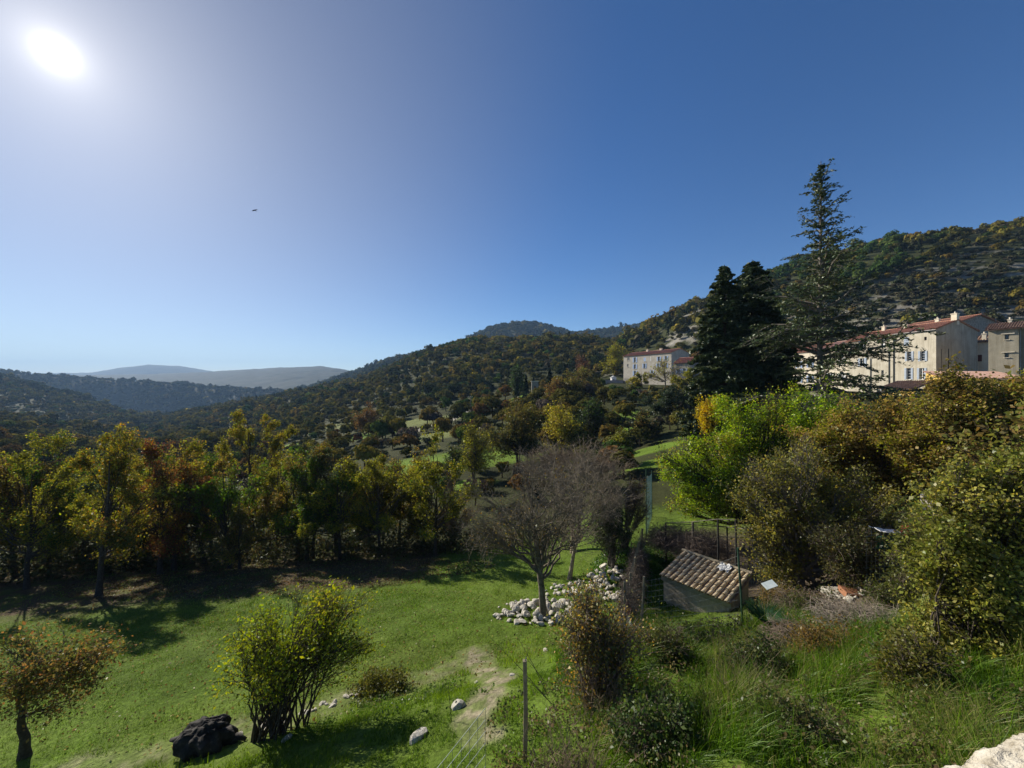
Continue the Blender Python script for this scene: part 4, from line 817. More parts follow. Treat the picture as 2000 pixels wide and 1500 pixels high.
# ------------------------------------------------------------------ house kit
class House:
    """box house: corner A, facade direction d (unit, xy), inward direction n, sizes"""
    def __init__(s, name, label, A, d, n, L, D, z0, ze, cat='house', group=None):
        s.A = Vector((*A, 0)); s.d = Vector((*d, 0)).normalized(); s.n = Vector((*n, 0)).normalized(); s.L, s.D, s.z0, s.ze = L, D, z0, ze
        s.org = Vector((*A, z0)); s.root = empty(name, s.org, label, cat, group)
    def pt(s, t, w, z): return s.A+s.d*t+s.n*w+ZV*z
    def fpix(s, px, py, w=0):
        u = (px-1000)/F; a = s.A+s.n*w
        t = (a.x-u*a.y)/(u*s.d.y-s.d.x); p = a+s.d*t
        return t, CZ-(py-750)/F*p.y
    def gpix(s, px, py, t=0):
        u = (px-1000)/F; a = s.A+s.d*t
        w = (a.x-u*a.y)/(u*s.n.y-s.n.x); p = a+s.n*w
        return w, CZ-(py-750)/F*p.y
    def part(s, mb, name, mat, parent=None, bevel=0, smooth=False):
        return mb.build(name, mat, parent or s.root, s.org, smooth, bevel)
    def face(s, mb, f0, L, z0, z1, rects, inw, ridge=None):
        """wall face with openings; f0(t) -> base point; inw inward vector"""
        xs = sorted(set([0, L]+[r[0] for r in rects]+[r[1] for r in rects])); zs = sorted(set([z0, z1]+[r[2] for r in rects]+[r[3] for r in rects]))
        for i in range(len(xs)-1):
            for j in range(len(zs)-1):
                cx, cz = (xs[i]+xs[i+1])/2, (zs[j]+zs[j+1])/2
                if any(r[0] < cx < r[1] and r[2] < cz < r[3] for r in rects): continue
                mb.add([f0(xs[i])+ZV*zs[j], f0(xs[i+1])+ZV*zs[j], f0(xs[i+1])+ZV*zs[j+1], f0(xs[i])+ZV*zs[j+1]], [(0, 1, 2, 3)])
        dv = inw*.26
        for r in rects:
            a, b, c, d_ = f0(r[0])+ZV*r[2], f0(r[1])+ZV*r[2], f0(r[1])+ZV*r[3], f0(r[0])+ZV*r[3]
            for p, q in ((a, b), (b, c), (c, d_), (d_, a)): mb.add([p, q, q+dv, p+dv], [(0, 1, 2, 3)])
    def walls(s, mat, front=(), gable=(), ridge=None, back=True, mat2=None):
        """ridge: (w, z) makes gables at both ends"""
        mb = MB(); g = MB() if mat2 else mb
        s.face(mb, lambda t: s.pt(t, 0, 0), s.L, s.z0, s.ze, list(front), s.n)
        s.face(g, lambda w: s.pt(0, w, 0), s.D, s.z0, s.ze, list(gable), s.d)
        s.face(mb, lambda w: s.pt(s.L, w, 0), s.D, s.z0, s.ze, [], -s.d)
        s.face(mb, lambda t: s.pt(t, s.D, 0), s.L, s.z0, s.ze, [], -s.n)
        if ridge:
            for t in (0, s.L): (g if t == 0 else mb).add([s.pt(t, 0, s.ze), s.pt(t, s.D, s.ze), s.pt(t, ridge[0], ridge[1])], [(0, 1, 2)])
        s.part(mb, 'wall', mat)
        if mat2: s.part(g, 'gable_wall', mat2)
    def roof(s, mat, ridge, ov=.35, spacing=.32, amp=.07, t0=None, t1=None, name='roof', sides=(0, 1)):
        mb = MB(); t0 = -.18 if t0 is None else t0; t1 = s.L+.18 if t1 is None else t1
        for k in sides:
            we = -ov if k == 0 else s.D+ov; wr = ridge[0]; slope = (ridge[1]-s.ze)/abs(wr-(0 if k == 0 else s.D)); zedge = s.ze-ov*slope+.03
            tile_sheet(mb, s.pt(t0, we, zedge), s.pt(t1, we, zedge), s.pt(t0, wr, ridge[1]+.05), s.pt(t1, wr, ridge[1]+.05), spacing, amp, flip=k)
        mb.tube([s.pt(t0, ridge[0], ridge[1]+.1), s.pt(t1, ridge[0], ridge[1]+.1)], .13, 6)
        return s.part(mb, name, mat, smooth=False)
    def window(s, r, mode='front', frame=WHITE, glass=True, shut=None, shut_mat=None, closed=None, sill=True, bars=1, t=0):
        """r=(a,b,z0,z1) along the wall"""
        if mode == 'front': f = lambda a, w, z: s.pt(a, w, z); ax = (s.d, s.n, ZV)
        else: f = lambda a, w, z: s.pt(w, a, z); ax = (s.n, s.d, ZV)
        a, b, z0, z1 = r; mb = MB(); fw = .06; ww = .17
        if closed is not None:
            mb.box(f((a+b)/2, .04, (z0+z1)/2), ((b-a)/2-.012, .03, (z1-z0)/2-.012), ax)
            for k in range(int((z1-z0)/.22)): mb.box(f((a+b)/2, -.002, z0+.15+k*.22), ((b-a)/2-.08, .016, .03), ax)
            sh = s.part(mb, 'shutter', closed)
            if sill: m2 = MB(); m2.box(f((a+b)/2, -.06, z0-.05), ((b-a)/2+.1, .09, .045), ax); s.part(m2, 'sill', CREAM, sh)
            return sh
        for c, d_ in (((a+fw/2, (z0+z1)/2), (fw/2, (z1-z0)/2)), ((b-fw/2, (z0+z1)/2), (fw/2, (z1-z0)/2))): mb.box(f(c[0], ww, c[1]), (d_[0], .03, d_[1]-.01), ax)
        for zz in (z0+fw/2+.01, z1-fw/2-.01): mb.box(f((a+b)/2, ww, zz), ((b-a)/2-fw, .03, fw/2), ax)
        if b-a > .7: mb.box(f((a+b)/2, ww-.004, (z0+z1)/2), (.035, .03, (z1-z0)/2-fw), ax)
        for k in range(bars): mb.box(f((a+b)/2, ww+.004, z0+(k+1)*(z1-z0)/(bars+1)), ((b-a)/2-fw, .02, .018), ax)
        fr = s.part(mb, 'window', frame)
        g = MB(); g.box(f((a+b)/2, ww+.05, (z0+z1)/2), ((b-a)/2-.01, .01, (z1-z0)/2-.01), ax); s.part(g, 'pane', GLASS, fr)
        if sill: m2 = MB(); m2.box(f((a+b)/2, -.05, z0-.045), ((b-a)/2+.09, .08, .04), ax); s.part(m2, 'sill', CREAM, fr)
        for sd in (shut or ()):
            w_ = (b-a)*.5; cx = a-w_/2-.03 if sd < 0 else b+w_/2+.03
            m3 = MB(); m3.box(f(cx, -.045, (z0+z1)/2), (w_/2, .022, (z1-z0)/2+.02), ax)
            for k in range(int((z1-z0)/.2)): m3.box(f(cx, -.075, z0+.12+k*.2), (w_/2-.06, .012, .03), ax)
            s.part(m3, 'shutter', shut_mat or SHUT, fr)
        return fr
    def chimney(s, t, w, z, h=1.0, r=.35, mat=None, pot=True):
        mb = MB(); mb.box(s.pt(t, w, z+h/2-.4), (r, r*.8, h/2+.4), (s.d, s.n, ZV)); mb.box(s.pt(t, w, z+h+.05), (r+.08, r*.8+.08, .06), (s.d, s.n, ZV))
        if pot: mb.tube([s.pt(t, w, z+h+.1), s.pt(t, w, z+h+.45)], .11, 8)
        s.part(mb, 'chimney', mat or CREAM)
    def pipe(s, t, z0, z1, w=-.09, r=.06, name='downpipe'):
        mb = MB(); mb.tube([s.pt(t, w, z0), s.pt(t, w, z1-.3), s.pt(t, w*3, z1)], r, 7); s.part(mb, name, ZINC, smooth=True)
def tile_sheet(mb, e0, e1, r0, r1, spacing, amp, flip=0, rows=None):
    """corrugated canal-tile sheet from the eave e0-e1 to the ridge r0-r1, with thickness and stepped courses"""
    e0, e1, r0, r1 = map(Vector, (e0, e1, r0, r1)); L = (e1-e0).length; n = max(2, int(L/spacing)); k = 6
    nrm = (e1-e0).cross(r0-e0).normalized(); nrm = -nrm if nrm.z < 0 else nrm
    rows = rows or max(2, int((r0-e0).length/.9)); b = len(mb.v); cols = n*k+1
    for j in range(rows):
        for s_ in (0, 1):
            v = (j+s_)/rows
            for i in range(cols):
                u = i/(n*k); p = e0.lerp(e1, u).lerp(r0.lerp(r1, u), v); ph = u*n*2*math.pi
                off = amp*math.cos(ph)*(1.0 if math.cos(ph) > 0 else .7)+(.03 if s_ == 0 else 0)
                mb.v.append(tuple(p+nrm*(off+amp)))
    for j in range(rows*2-1):
        for i in range(cols-1): mb.f.append((b+j*cols+i, b+j*cols+i+1, b+(j+1)*cols+i+1, b+(j+1)*cols+i))
    lo = [e0-nrm*.06, e1-nrm*.06, r1-nrm*.06, r0-nrm*.06]; c = len(mb.v); mb.v += [tuple(v) for v in lo]; mb.f.append((c, c+3, c+2, c+1))
    for (p, q) in ((e0, e1), (e0, r0), (e1, r1)):
        c = len(mb.v); mb.v += [tuple(p-nrm*.06), tuple(q-nrm*.06), tuple(q+nrm*amp*.6), tuple(p+nrm*amp*.6)]; mb.f.append((c, c+1, c+2, c+3))
# ---- beige terrace row
A = (75.0, 68.0); dv = (-.121, .993); nv_ = (.970, .240)
h = House('terraced_house', 'tall beige house with a stained and shade-darkened gable and blue-grey shutters', A, dv, nv_, 6.8, 10.8, 2.0, 18.75)
def fr(h, x0, y0, x1, y1):
    a, z1 = h.fpix(x0, y0); b, z0 = h.fpix(x1, y1); return (min(a, b), max(a, b), min(z0, z1), max(z0, z1))
wc = fr(h, 1765, 659, 1775, 676); wsq = fr(h, 1805, 658, 1810, 664.5)
w1 = fr(h, 1772, 687, 1780, 705); w2 = fr(h, 1798, 686, 1806.5, 705); w3 = fr(h, 1771, 719, 1779, 741); w4 = fr(h, 1796, 719, 1805, 741)
h.walls(BEIGE, [wc, wsq, w1, w2, w3, w4], ridge=(5.4, 20.45), mat2=plaster('shaded_gable_plaster', (.30, .26, .20), (.42, .36, .28), (.49, .43, .33), .8))  # gable wears a darker plaster copy, its shade put into the colour
h.roof(TILE, (5.4, 20.45))
h.window(wc, closed=SHUT); h.window(wsq, frame=BROWNP, bars=0, sill=False)
for w_ in (w1, w2, w3, w4): h.window(w_, shut=(-1, 1), bars=3)
h.chimney(.3, 5.4, 20.5, 1.15, .42, CREAM); h.chimney(3.6, 6.6, 20.1, 1.2, .3)
h.pipe(6.75, 2.5, 18.5, r=.09)
mb = MB(); mb.tube([h.pt(0, 1.3, 6), h.pt(0, 1.3, 15.2)], .05); mb.tube([h.pt(-.06, 3.1, 6), h.pt(-.06, 3.1, 15.3)], .05); h.part(mb, 'wall_pipes', DARKM)
mb = MB(); mb.box(h.pt(3.4, -.3, 18.62), (3.5, .06, .05), (h.d, h.n, ZV)); h.part(mb, 'gutter', ZINC)
A2 = h.pt(6.83, 0, 0); A2 = (A2.x, A2.y)
h2 = House('terraced_house', 'beige house with white-shuttered window joined left of the dark gable house', A2, dv, nv_, 9.1, 10.8, 2.0, 18.25)
q1 = fr(h2, 1720, 663, 1725.5, 677); q2 = fr(h2, 1720, 691, 1726, 707); q3 = fr(h2, 1721, 723, 1726, 738); q4 = fr(h2, 1682, 666, 1690, 682); q5 = fr(h2, 1680, 700, 1688, 716); q6 = fr(h2, 1712, 753, 1727, 770)
h2.walls(BEIGE, [q1, q2, q3, q4, q5, q6], ridge=(5.4, 20.2)); h2.roof(TILE, (5.4, 20.2))
h2.window(q1, shut=(-1,), shut_mat=WHITE); h2.window(q2, closed=BEIGE2, sill=False); h2.window(q3, bars=1); h2.window(q4, shut=(1,), bars=2); h2.window(q5, shut=(-1, 1)); h2.window(q6, bars=1)
h2.chimney(.5, 4.2, 19.9, .8, .35); h2.chimney(5.4, 5.4, 20.3, .8, .3); h2.chimney(.9, 3.2, 19.3, .75, .28, BROWNP, False)
h2.pipe(.75, 2.5, 16.0, r=.07); h2.pipe(4.2, 2.5, 14.5, r=.07)
mb = MB(); mb.box(h2.pt(3.4, 1.9, 19.06), (.5, .3, .05), (h2.d, h2.n, ZV)); h2.part(mb, 'skylight', GLASS)
A3 = h2.pt(9.13, .3, 0); h3 = House('terraced_house', 'low cream house behind the cedar with a faded pink roof', (A3.x, A3.y), dv, nv_, 6.3, 10, 2.0, 17.2)
h3.walls(CREAM, [(1.0, 1.9, 13.4, 14.9), (3.8, 4.7, 13.4, 14.9), (1.0, 1.9, 10, 11.5), (3.8, 4.7, 10, 11.5)], ridge=(5, 18.9)); h3.roof(TILEP, (5, 18.9))
for r_ in ((1.0, 1.9, 13.4, 14.9), (3.8, 4.7, 13.4, 14.9), (1.0, 1.9, 10, 11.5), (3.8, 4.7, 10, 11.5)): h3.window(r_, shut=(-1, 1), shut_mat=WHITE)
h4 = House('terraced_house', 'cream house with orange roof showing between the firs and the cedar', (72.2, 90.8), (-.15, .989), nv_, 11.3, 10, 2.0, 16.9)
rr = [(1.5, 2.4, 13.0, 14.6), (4.5, 5.4, 13.0, 14.6), (8.2, 9.1, 13.0, 14.6), (1.5, 2.4, 9.4, 11), (4.5, 5.4, 9.4, 11), (8.2, 9.1, 9.4, 11)]
h4.walls(CREAM, rr, ridge=(5, 18.7)); h4.roof(TILE, (5, 18.7))
for r_ in rr: h4.window(r_, shut=(-1, 1), shut_mat=SHUTB)
# stone gable house behind
h5 = House('stone_house', 'grey rubble-stone gable house behind the beige terrace', (93.0, 80.0), (-.10, .995), (.995, .10), 12, 9.2, 8.0, 21.9)
h5.walls(RUBB, [], ridge=(4.9, 23.45)); h5.roof(TILE, (4.9, 23.45), t0=-.4)
# television aerial
ap = h5.pt(-.5, 6.6, 0); mb = MB(); mb.tube([(ap.x, ap.y-1, 17), (ap.x, ap.y-1, 22.6)], .035, 5)
mb.tube([(ap.x-.9, ap.y-1, 20.2), (ap.x+1.3, ap.y-1, 20.35)], .03, 5)
for k in range(6): mb.tube([(ap.x-.8+k*.38, ap.y-1.35, 20.2+k*.02), (ap.x-.8+k*.38, ap.y-.65, 20.2+k*.02)], .018, 4)
tag(mb.build('television_aerial', ZINC, None, (ap.x, ap.y-1, 17)), 'thin television aerial beside the grey stone gable', 'aerial')
# tower house at the right edge
h6 = House('tower_house', 'square olive-beige tower house with two tiny windows at the right edge', (76.8, 62.0), (.86, .51), (.51, -.86), 5.0, 3.0, 5.0, 17.55)
def gr(h, x0, y0, x1, y1):
    a, za = h.gpix(x0, y0); b, zb = h.gpix(x1, y1); return (min(a, b), max(a, b), min(za, zb), max(za, zb))
g1 = gr(h6, 1962, 653, 1971, 663); g2 = gr(h6, 1962, 689, 1970.5, 698)
h6.walls(BEIGE2, [], [g1, g2]); h6.window(g1, 'gable', frame=OLDW, bars=0); h6.window(g2, 'gable', frame=OLDW, bars=0)
mb = MB()
for g in (g1, g2): mb.box(h6.pt(-.06, (g[0]+g[1])/2+.12, g[3]+.07), (.66, .1, .06), (h6.n, h6.d, ZV))
h6.part(mb, 'lintels', CREAM)
mb = MB(); e0 = h6.pt(-.45, -.3, 17.6); e1 = h6.pt(-.45, 5.2, 17.6); tile_sheet(mb, e0, e1, h6.pt(3.0, -.3, 18.9), h6.pt(3.0, 5.2, 18.9), .27, .09); h6.part(mb, 'roof', TILEB)
mb = MB(); mb.box(h6.pt(2.9, 3.9, 11.2), (2.0, .9, 6.3), (h6.d, h6.n, ZV)); h6.part(mb, 'side_wing', BEIGE2)
mb = MB(); mb.tube([h6.pt(.3, 3.1, 6), h6.pt(.3, 3.1, 17.4)], .06, 6); h6.part(mb, 'downpipe', ZINC)
h6.chimney(2.9, 1.8, 18.7, .6, .25)
# narrow cream wall between gable and tower
h7 = House('narrow_house', 'narrow cream house with a red-brown shutter between gable and tower', (86.8, 72.0), (.86, .51), (.51, -.86), 6, 2.9, 6, 16.7)
g3 = gr(h7, 1909.5, 693, 1918, 706)
h7.walls(CREAM, [], [g3]); sh = h7.window(g3, 'gable', closed=BROWNP)
mb = MB(); tile_sheet(mb, h7.pt(-.4, -.2, 16.75), h7.pt(-.4, 3.1, 16.75), h7.pt(3.4, -.2, 18.2), h7.pt(3.4, 3.1, 18.2), .34, .08); h7.part(mb, 'roof', TILEB)
h7.chimney(1.0, .9, 17.4, .9, .32, CREAM)
# low pink-roofed house with yellow wall
h8 = House('low_house', 'low yellow house under the wide pink tile roof in front of the gable', (63.6, 56.2), (-.121, .993), (.985, .17), 2.7, 24, 3.0, 9.65)
h8.walls(YELL, [(.9, 1.6, 6.6, 7.7)]); h8.window((.9, 1.6, 6.6, 7.7), frame=WHITE)
mb = MB(); tile_sheet(mb, h8.pt(-.5, -.3, 9.75), h8.pt(-.5, 24.2, 9.75), h8.pt(2.8, -.3, 10.9), h8.pt(2.8, 24.2, 10.9), .3, .07); h8.part(mb, 'roof', TILEP)
mb = MB(); mb.hexa([h8.pt(0, 0, 9.6), h8.pt(2.7, 0, 9.6), h8.pt(2.7, .3, 9.6), h8.pt(0, .3, 9.6)], [h8.pt(.05, 0, 9.66), h8.pt(2.6, 0, 10.75), h8.pt(2.6, .3, 10.75), h8.pt(.05, .3, 9.66)]); h8.part(mb, 'gable_wall', YELL)
h9 = House('outbuilding', 'small yellow outbuilding with a brown tile roof below the shuttered windows', (59.4, 56.8), (-.121, .993), (.97, .24), 4.4, 4, 3.0, 8.3)
h9.walls(YELL, []); mb = MB(); tile_sheet(mb, h9.pt(-.3, -.4, 8.25), h9.pt(4.8, -.4, 8.25), h9.pt(-.3, 4.2, 9.45), h9.pt(4.8, 4.2, 9.45), .3, .07); h9.part(mb, 'roof', TILEB)
# ---- apartment block
PA = Vector((45.8, 158.0, 0)); PB = Vector((57.2, 138.0, 0)); dd = (PA-PB).normalized(); nn = Vector((.869, .495, 0))
hb = House('apartment_block', 'long beige apartment block with pale blue shutters and a red roof', (PB.x, PB.y), (dd.x, dd.y), (nn.x, nn.y), 23.0, 10, 6.0, 20.4, cat='building')
def zr(x0, y0, x1, y1): return fr(hb, 1150+x0*.125, 640+y0*.125, 1150+x1*.125, 640+y1*.125)
W_ = [zr(602, 470, 636, 512), zr(705, 466, 738, 542), zr(598, 572, 622, 612), zr(705, 574, 738, 642), zr(706, 674, 740, 750), zr(856, 562, 886, 632), zr(856, 468, 890, 525), zr(962, 450, 972, 524), zr(555, 790, 636, 856), zr(655, 788, 722, 860), zr(868, 685, 902, 722), zr(975, 668, 1005, 715), zr(1080, 455, 1112, 520), zr(1190, 445, 1222, 515), zr(1070, 560, 1100, 630), zr(1190, 556, 1220, 626)]
hb.walls(plaster('block_render', (.36, .32, .27), (.46, .42, .35), (.54, .49, .42), .4), W_, ridge=(5, 21.9)); hb.roof(TILE, (5, 21.9))
hb.window(W_[0]); hb.window(W_[2])
for k in (1, 3, 4, 5, 11, 12, 13, 14, 15): hb.window(W_[k], shut=(-1, 1), shut_mat=SHUTB)
hb.window(W_[6], closed=SHUTB); hb.window(W_[7], closed=WHITE, sill=False); hb.window(W_[8], closed=GREYP, sill=False); hb.window(W_[9], closed=SHUTB, sill=False); hb.window(W_[10])
for t_ in (8.5, 15): hb.chimney(t_, 5, 21.9, .7, .45, CREAM, t_ > 9)
h10 = House('small_house', 'small house with an orange roof just left of the firs', (54.5, 118.0), (-.60, .80), (.80, .60), 5, 8, 9, 15.6)
h10.walls(GREYP, [(1.2, 2.1, 12.4, 13.8), (3.2, 4.1, 12.4, 13.8)], ridge=(3.5, 17.3)); h10.roof(TILE, (3.5, 17.3))
for r_ in ((1.2, 2.1, 12.4, 13.8), (3.2, 4.1, 12.4, 13.8)): h10.window(r_, shut=(-1, 1), shut_mat=SHUTB)
# small buildings in the valley
def hut(name, label, px, py, w, hgt, mat, rmat, y0=30, flat=False, cat='hut', Y=None):
    b = GY(px, Y) if Y else G(px, py, y0); Wm = w/F*b.y; Hm = hgt/F*b.y
    q = House(name, label, (b.x-Wm/2, b.y), (0, 1), (1, 0), Wm*.9, Wm, b.z-1.5, b.z+Hm, cat=cat)
    dr = (Wm*.35, Wm*.62, b.z-.2, b.z+Hm*.7)
    q.walls(mat, [], [dr], ridge=None if flat else (Wm/2, b.z+Hm*1.3)); q.window(dr, 'gable', closed=BROWNP, sill=False)
    if flat: mb = MB(); mb.box(q.pt(Wm*.45, Wm/2, b.z+Hm+.12), (Wm*.55, Wm*.6, .12), (q.d, q.n, ZV)); q.part(mb, 'roof', rmat)
    else: q.roof(rmat, (Wm/2, b.z+Hm*1.3), ov=.2)
    return q
hut('pump_house', 'tiny white hut beside the track in the valley', 852, 817, 8, 9, WHITE, GREYP, flat=True)
hut('stone_tower', 'narrow grey stone tower among the dark pines', 1045, 762, 13, 30, RUBB, CREAM, Y=150, cat='tower', flat=True)
hut('white_shelter', 'little white garage left of the apartment block', 1199, 737, 9, 9, WHITE, WHITE, Y=158, cat='garage')
# paved forecourt beside the block
mb = MB(); f0 = [P(1170, 743, 156), P(1217, 743, 156), P(1217, 739, 166), P(1170, 739, 166)]; mb.hexa([Vector((p.x, p.y, 9.0)) for p in f0], [Vector((p.x, p.y, 10.55)) for p in f0]); tag(mb.build('forecourt', simple_mat('paving', [(.3, (.30, .25, .22)), (.7, (.42, .36, .32))], .5, .9, .1)), kind='structure')
# roof terrace canopy and stone table in the garden
def canopy():
    b = G(1220, 812, 30); s_ = b.y/F; r_ = empty('garden_canopy', b, 'pale flat canopy on posts in the terraced garden', 'canopy')
    m1 = MB(); m1.hexa([b+Vector((-9*s_, -1, 11*s_)), b+Vector((9*s_, -1, 11*s_)), b+Vector((9*s_, 1.2, 12*s_)), b+Vector((-9*s_, 1.2, 12*s_))], [b+Vector((-9*s_, -1, 12*s_)), b+Vector((9*s_, -1, 12*s_)), b+Vector((8*s_, 1.2, 14*s_)), b+Vector((-8*s_, 1.2, 14*s_))]); m1.build('roof', GREYP, r_, b)
    for x in (-8, 8):
        for y in (-.9, 1.1): m2 = MB(); m2.tube([b+Vector((x*s_, y, -.3)), b+Vector((x*s_, y, 11*s_))], .06, 6); m2.build('post', OLDW, r_, b)
canopy()
# utility poles
def upole(px, pyb, pyt, label):
    b = G(px, pyb, 60); top = CZ-(pyt-750)/F*b.y; r_ = empty('utility_pole', b, label, 'utility pole', 'utility poles in the valley')
    m1 = MB(); m1.tube([b+Vector((0, 0, -.5)), Vector((b.x, b.y, top))], [.17, .11], 7); m1.build('pole', BARKG, r_, b)
    m2 = MB(); m2.box((b.x, b.y-.15, top-.3), (.9, .06, .07)); m2.build('crossarm', ZINC, r_, b)
    for k in (-.8, 0, .8): m3 = MB(); m3.tube([(b.x+k, b.y-.15, top-.23), (b.x+k, b.y-.15, top)], .05, 6); m3.build('insulator', WHITE, r_, b)
upole(919, 806, 774, 'pale utility pole with a crossarm above the yellow-green tree')
# ------------------------------------------------------------------ grass
def blades(name, X, Y, hgt, wid, cols, lean=(.0, .0), bend=.5, label='', cat='grass', mat=None, seg=2, jit=.35):
    n = len(X); rng = rs(n); Z = H(X, Y)-.03; a = rng.uniform(0, 6.283, n); hgt = hgt*(1+jit*rng.normal(size=n)).clip(.35, 2)
    bd = np.stack([np.cos(a), np.sin(a)], 1)*bend*rng.uniform(.3, 1.1, (n, 1))+np.array(lean)
    p0 = np.stack([X, Y, Z], 1); s = np.stack([-np.sin(a+.7), np.cos(a+.7), np.zeros(n)], 1)*wid[:, None]*.5 if isinstance(wid, np.ndarray) else np.stack([-np.sin(a+.7), np.cos(a+.7), np.zeros(n)], 1)*wid*.5
    rows = []
    for k in range(seg+1):
        t = k/seg; c = p0.copy(); c[:, :2] += bd*hgt[:, None]*t**1.8; c[:, 2] += hgt*(t-.28*t*t*np.linalg.norm(bd, axis=1)); w = 1-t*.93
        rows += [c-s*w, c+s*w]
    V = np.stack(rows, 1); m = 2*(seg+1); base = (np.arange(n)*m)[:, None]
    Q = np.concatenate([base+np.array([[2*k, 2*k+1, 2*k+3, 2*k+2]]) for k in range(seg)], 0)
    C = np.repeat(cols, m, axis=0)
    o = obj(name, mesh_np(name, V.reshape(-1, 3), Q, mat or BLADE, C)); return tag(o, label, cat, kind='stuff')
def scatter(rng, n, x0, x1, y0, y1, f):
    X = rng.uniform(x0, x1, n); Y = rng.uniform(y0, y1, n); p = f(X, Y); k = (rng.random(n) < p) & (np.abs(X/np.maximum(Y, 1)) < 1.45); return X[k], Y[k]
def gcols(rng, X, Y, cs, sc=.8):
    q = (vnoise(X*sc, Y*sc)+.35*rng.normal(size=len(X))).clip(0, .999); c = np.array(cs)[(q*len(cs)).astype(int)]
    return (c*(1+.2*rng.normal(size=(len(X), 1))).clip(.5, 1.6)).clip(.004, .8)
def bankd(X, Y): return (X+6.2)*.447-(Y-9)*.894
def gravel(X, Y):
    path = [(-1.35, 12.6), (-.7, 10.8), (-.35, 9.4), (-.7, 8.0), (-.6, 7.0)]
    return np.maximum((segd(X, Y, path)+.55*fbm(X/.5+3, Y/.5) < .45), (segd(X, Y, EDGE_L)+.7*fbm(X/.8, Y/.8) < .45))
rg = rs(61)
# short meadow turf
X, Y = scatter(rg, 420000, -28, 5.0, 7.5, 30, lambda X, Y: (bankd(X, Y) < .6)*(~gravel(X, Y))*(.35+.65*(fbm(X/1.1, Y/1.1) > -.08))*np.clip(15/Y, .3, 1)*(1-.75*masks(X, Y)[2])*(X < 4.2))
blades('meadow_grass', X, Y, .055+.035*(fbm(X/.9, Y/.9, 2)+.5)*2, .014*np.clip(Y/11, 1, 2.2), gcols(rg, X, Y, [(.095, .165, .012), (.12, .20, .016), (.145, .22, .022), (.20, .235, .05)], .5)*(.72+.55*vnoise(X/2.1, Y/1.4))[:, None], bend=1.1, seg=1, label='short green turf of the meadow')  # slow noise paints the pale sheen of the turf into blade colour
# rough edge where the meadow meets stones and the bank
X, Y = scatter(rg, 60000, -9, 6.5, 6, 19, lambda X, Y: (bankd(X, Y) > -.9)*(bankd(X, Y) < 2.2)*(~gravel(X, Y))*(fbm(X/.7, Y/.7, 3) > -.04)*.8)
blades('rough_grass', X, Y, .16, .016, gcols(rg, X, Y, [(.10, .17, .012), (.17, .26, .018), (.22, .30, .025)], .6), bend=.8, label='rough bright grass at the foot of the bank')
# tall grass of the bank
def bankf(X, Y):
    d = bankd(X, Y); n = fbm(X/.9+5, Y/.9, 3); return (d > .9)*(X > 1.15+.5*fbm(X/.5, Y/.5, 2))*np.where(n > -.05, 1, .4)*(1-sstep(11.5, 14, Y))*(1-sstep(8.6, 9.8, X))
X, Y = scatter(rg, 175000, -1.5, 10, 2.6, 14, bankf)
hh = .10+.50*sstep(.3, .75, fbm(X/.8, Y/.8, 3)+.5)
blades('tall_grass', X, Y, hh, .015, gcols(rg, X, Y, [(.06, .12, .012), (.09, .17, .014), (.12, .215, .02), (.17, .26, .03), (.24, .23, .08)], .8), lean=np.stack([.16+.9*fbm(X/1.4+3, Y/1.4, 2), -.05+.9*fbm(X/1.4, Y/1.4+8, 2)], 1), bend=.75, seg=3, label='tall wind-combed green grass on the bank')
X, Y = scatter(rg, 60000, -6, 1.5, 3.2, 9.5, lambda X, Y: (bankd(X, Y) > .8)*(fbm(X/.6+5, Y/.6, 3) > -.08)*(~gravel(X, Y)))
blades('bank_grass', X, Y, .12, .013, gcols(rg, X, Y, [(.07, .13, .014), (.11, .19, .018), (.17, .25, .022)], .9), lean=(.1, -.05), bend=.7, seg=2, label='knee-high grass on the lower left of the bank')
# leafy weeds
def weeds(name, cx, cy, rx, ry, n, size, cs, label, hgt=.2, thr=-.05):
    rng = rs(int(n+cx*10)); X = cx+rng.uniform(-rx, rx, n); Y = cy+rng.uniform(-ry, ry, n); k = (((X-cx)/rx)**2+((Y-cy)/ry)**2 < 1) & (fbm(X/.45+1, Y/.45, 3) > thr); X, Y = X[k], Y[k]
    c = np.stack([X, Y, H(X, Y)+rng.uniform(.01, 1, len(X))*hgt*(.5+vnoise(X*2.2, Y*2.2))], 1); V, Q = leaves(rng, c, size, .9, .7)
    o = obj(name, mesh_np(name, V, Q, LEAF, np.repeat(gcols(rng, X, Y, cs, 1.5), 4, axis=0))); return tag(o, label, 'weeds', kind='stuff')
weeds('weeds', 4.5, 6.6, 5.0, 3.4, 60000, .045, [(.07, .10, .02), (.10, .14, .025), (.16, .13, .05), (.14, .10, .05)], 'low leafy weeds and brambles among the bank grass', .30, .0)
weeds('weeds', -2.4, 9.2, 2.2, 1.2, 7000, .045, [(.08, .14, .02), (.11, .18, .025), (.14, .17, .06)], 'blue-green leafy weeds at the lower edge of the meadow', .12, .05)
weeds('weeds', 6.5, 11.8, 3.0, 1.5, 12000, .06, [(.06, .06, .025), (.09, .08, .04), (.05, .07, .02)], 'dead and green bramble leaves in front of the tiled shed', .35, -.02)
weeds('undergrowth', -16, 28.5, 20, 2.5, 26000, .17, [(.05, .06, .02), (.08, .085, .025), (.10, .075, .03)], 'dark undergrowth of shrubs and saplings under the rear of the grove', 1.5, -.12)
weeds('undergrowth', -33, 28, 9, 4.5, 14000, .19, [(.04, .05, .018), (.065, .07, .022), (.08, .06, .025)], 'dark undergrowth behind the far left trunks of the grove', 1.7, -.3)
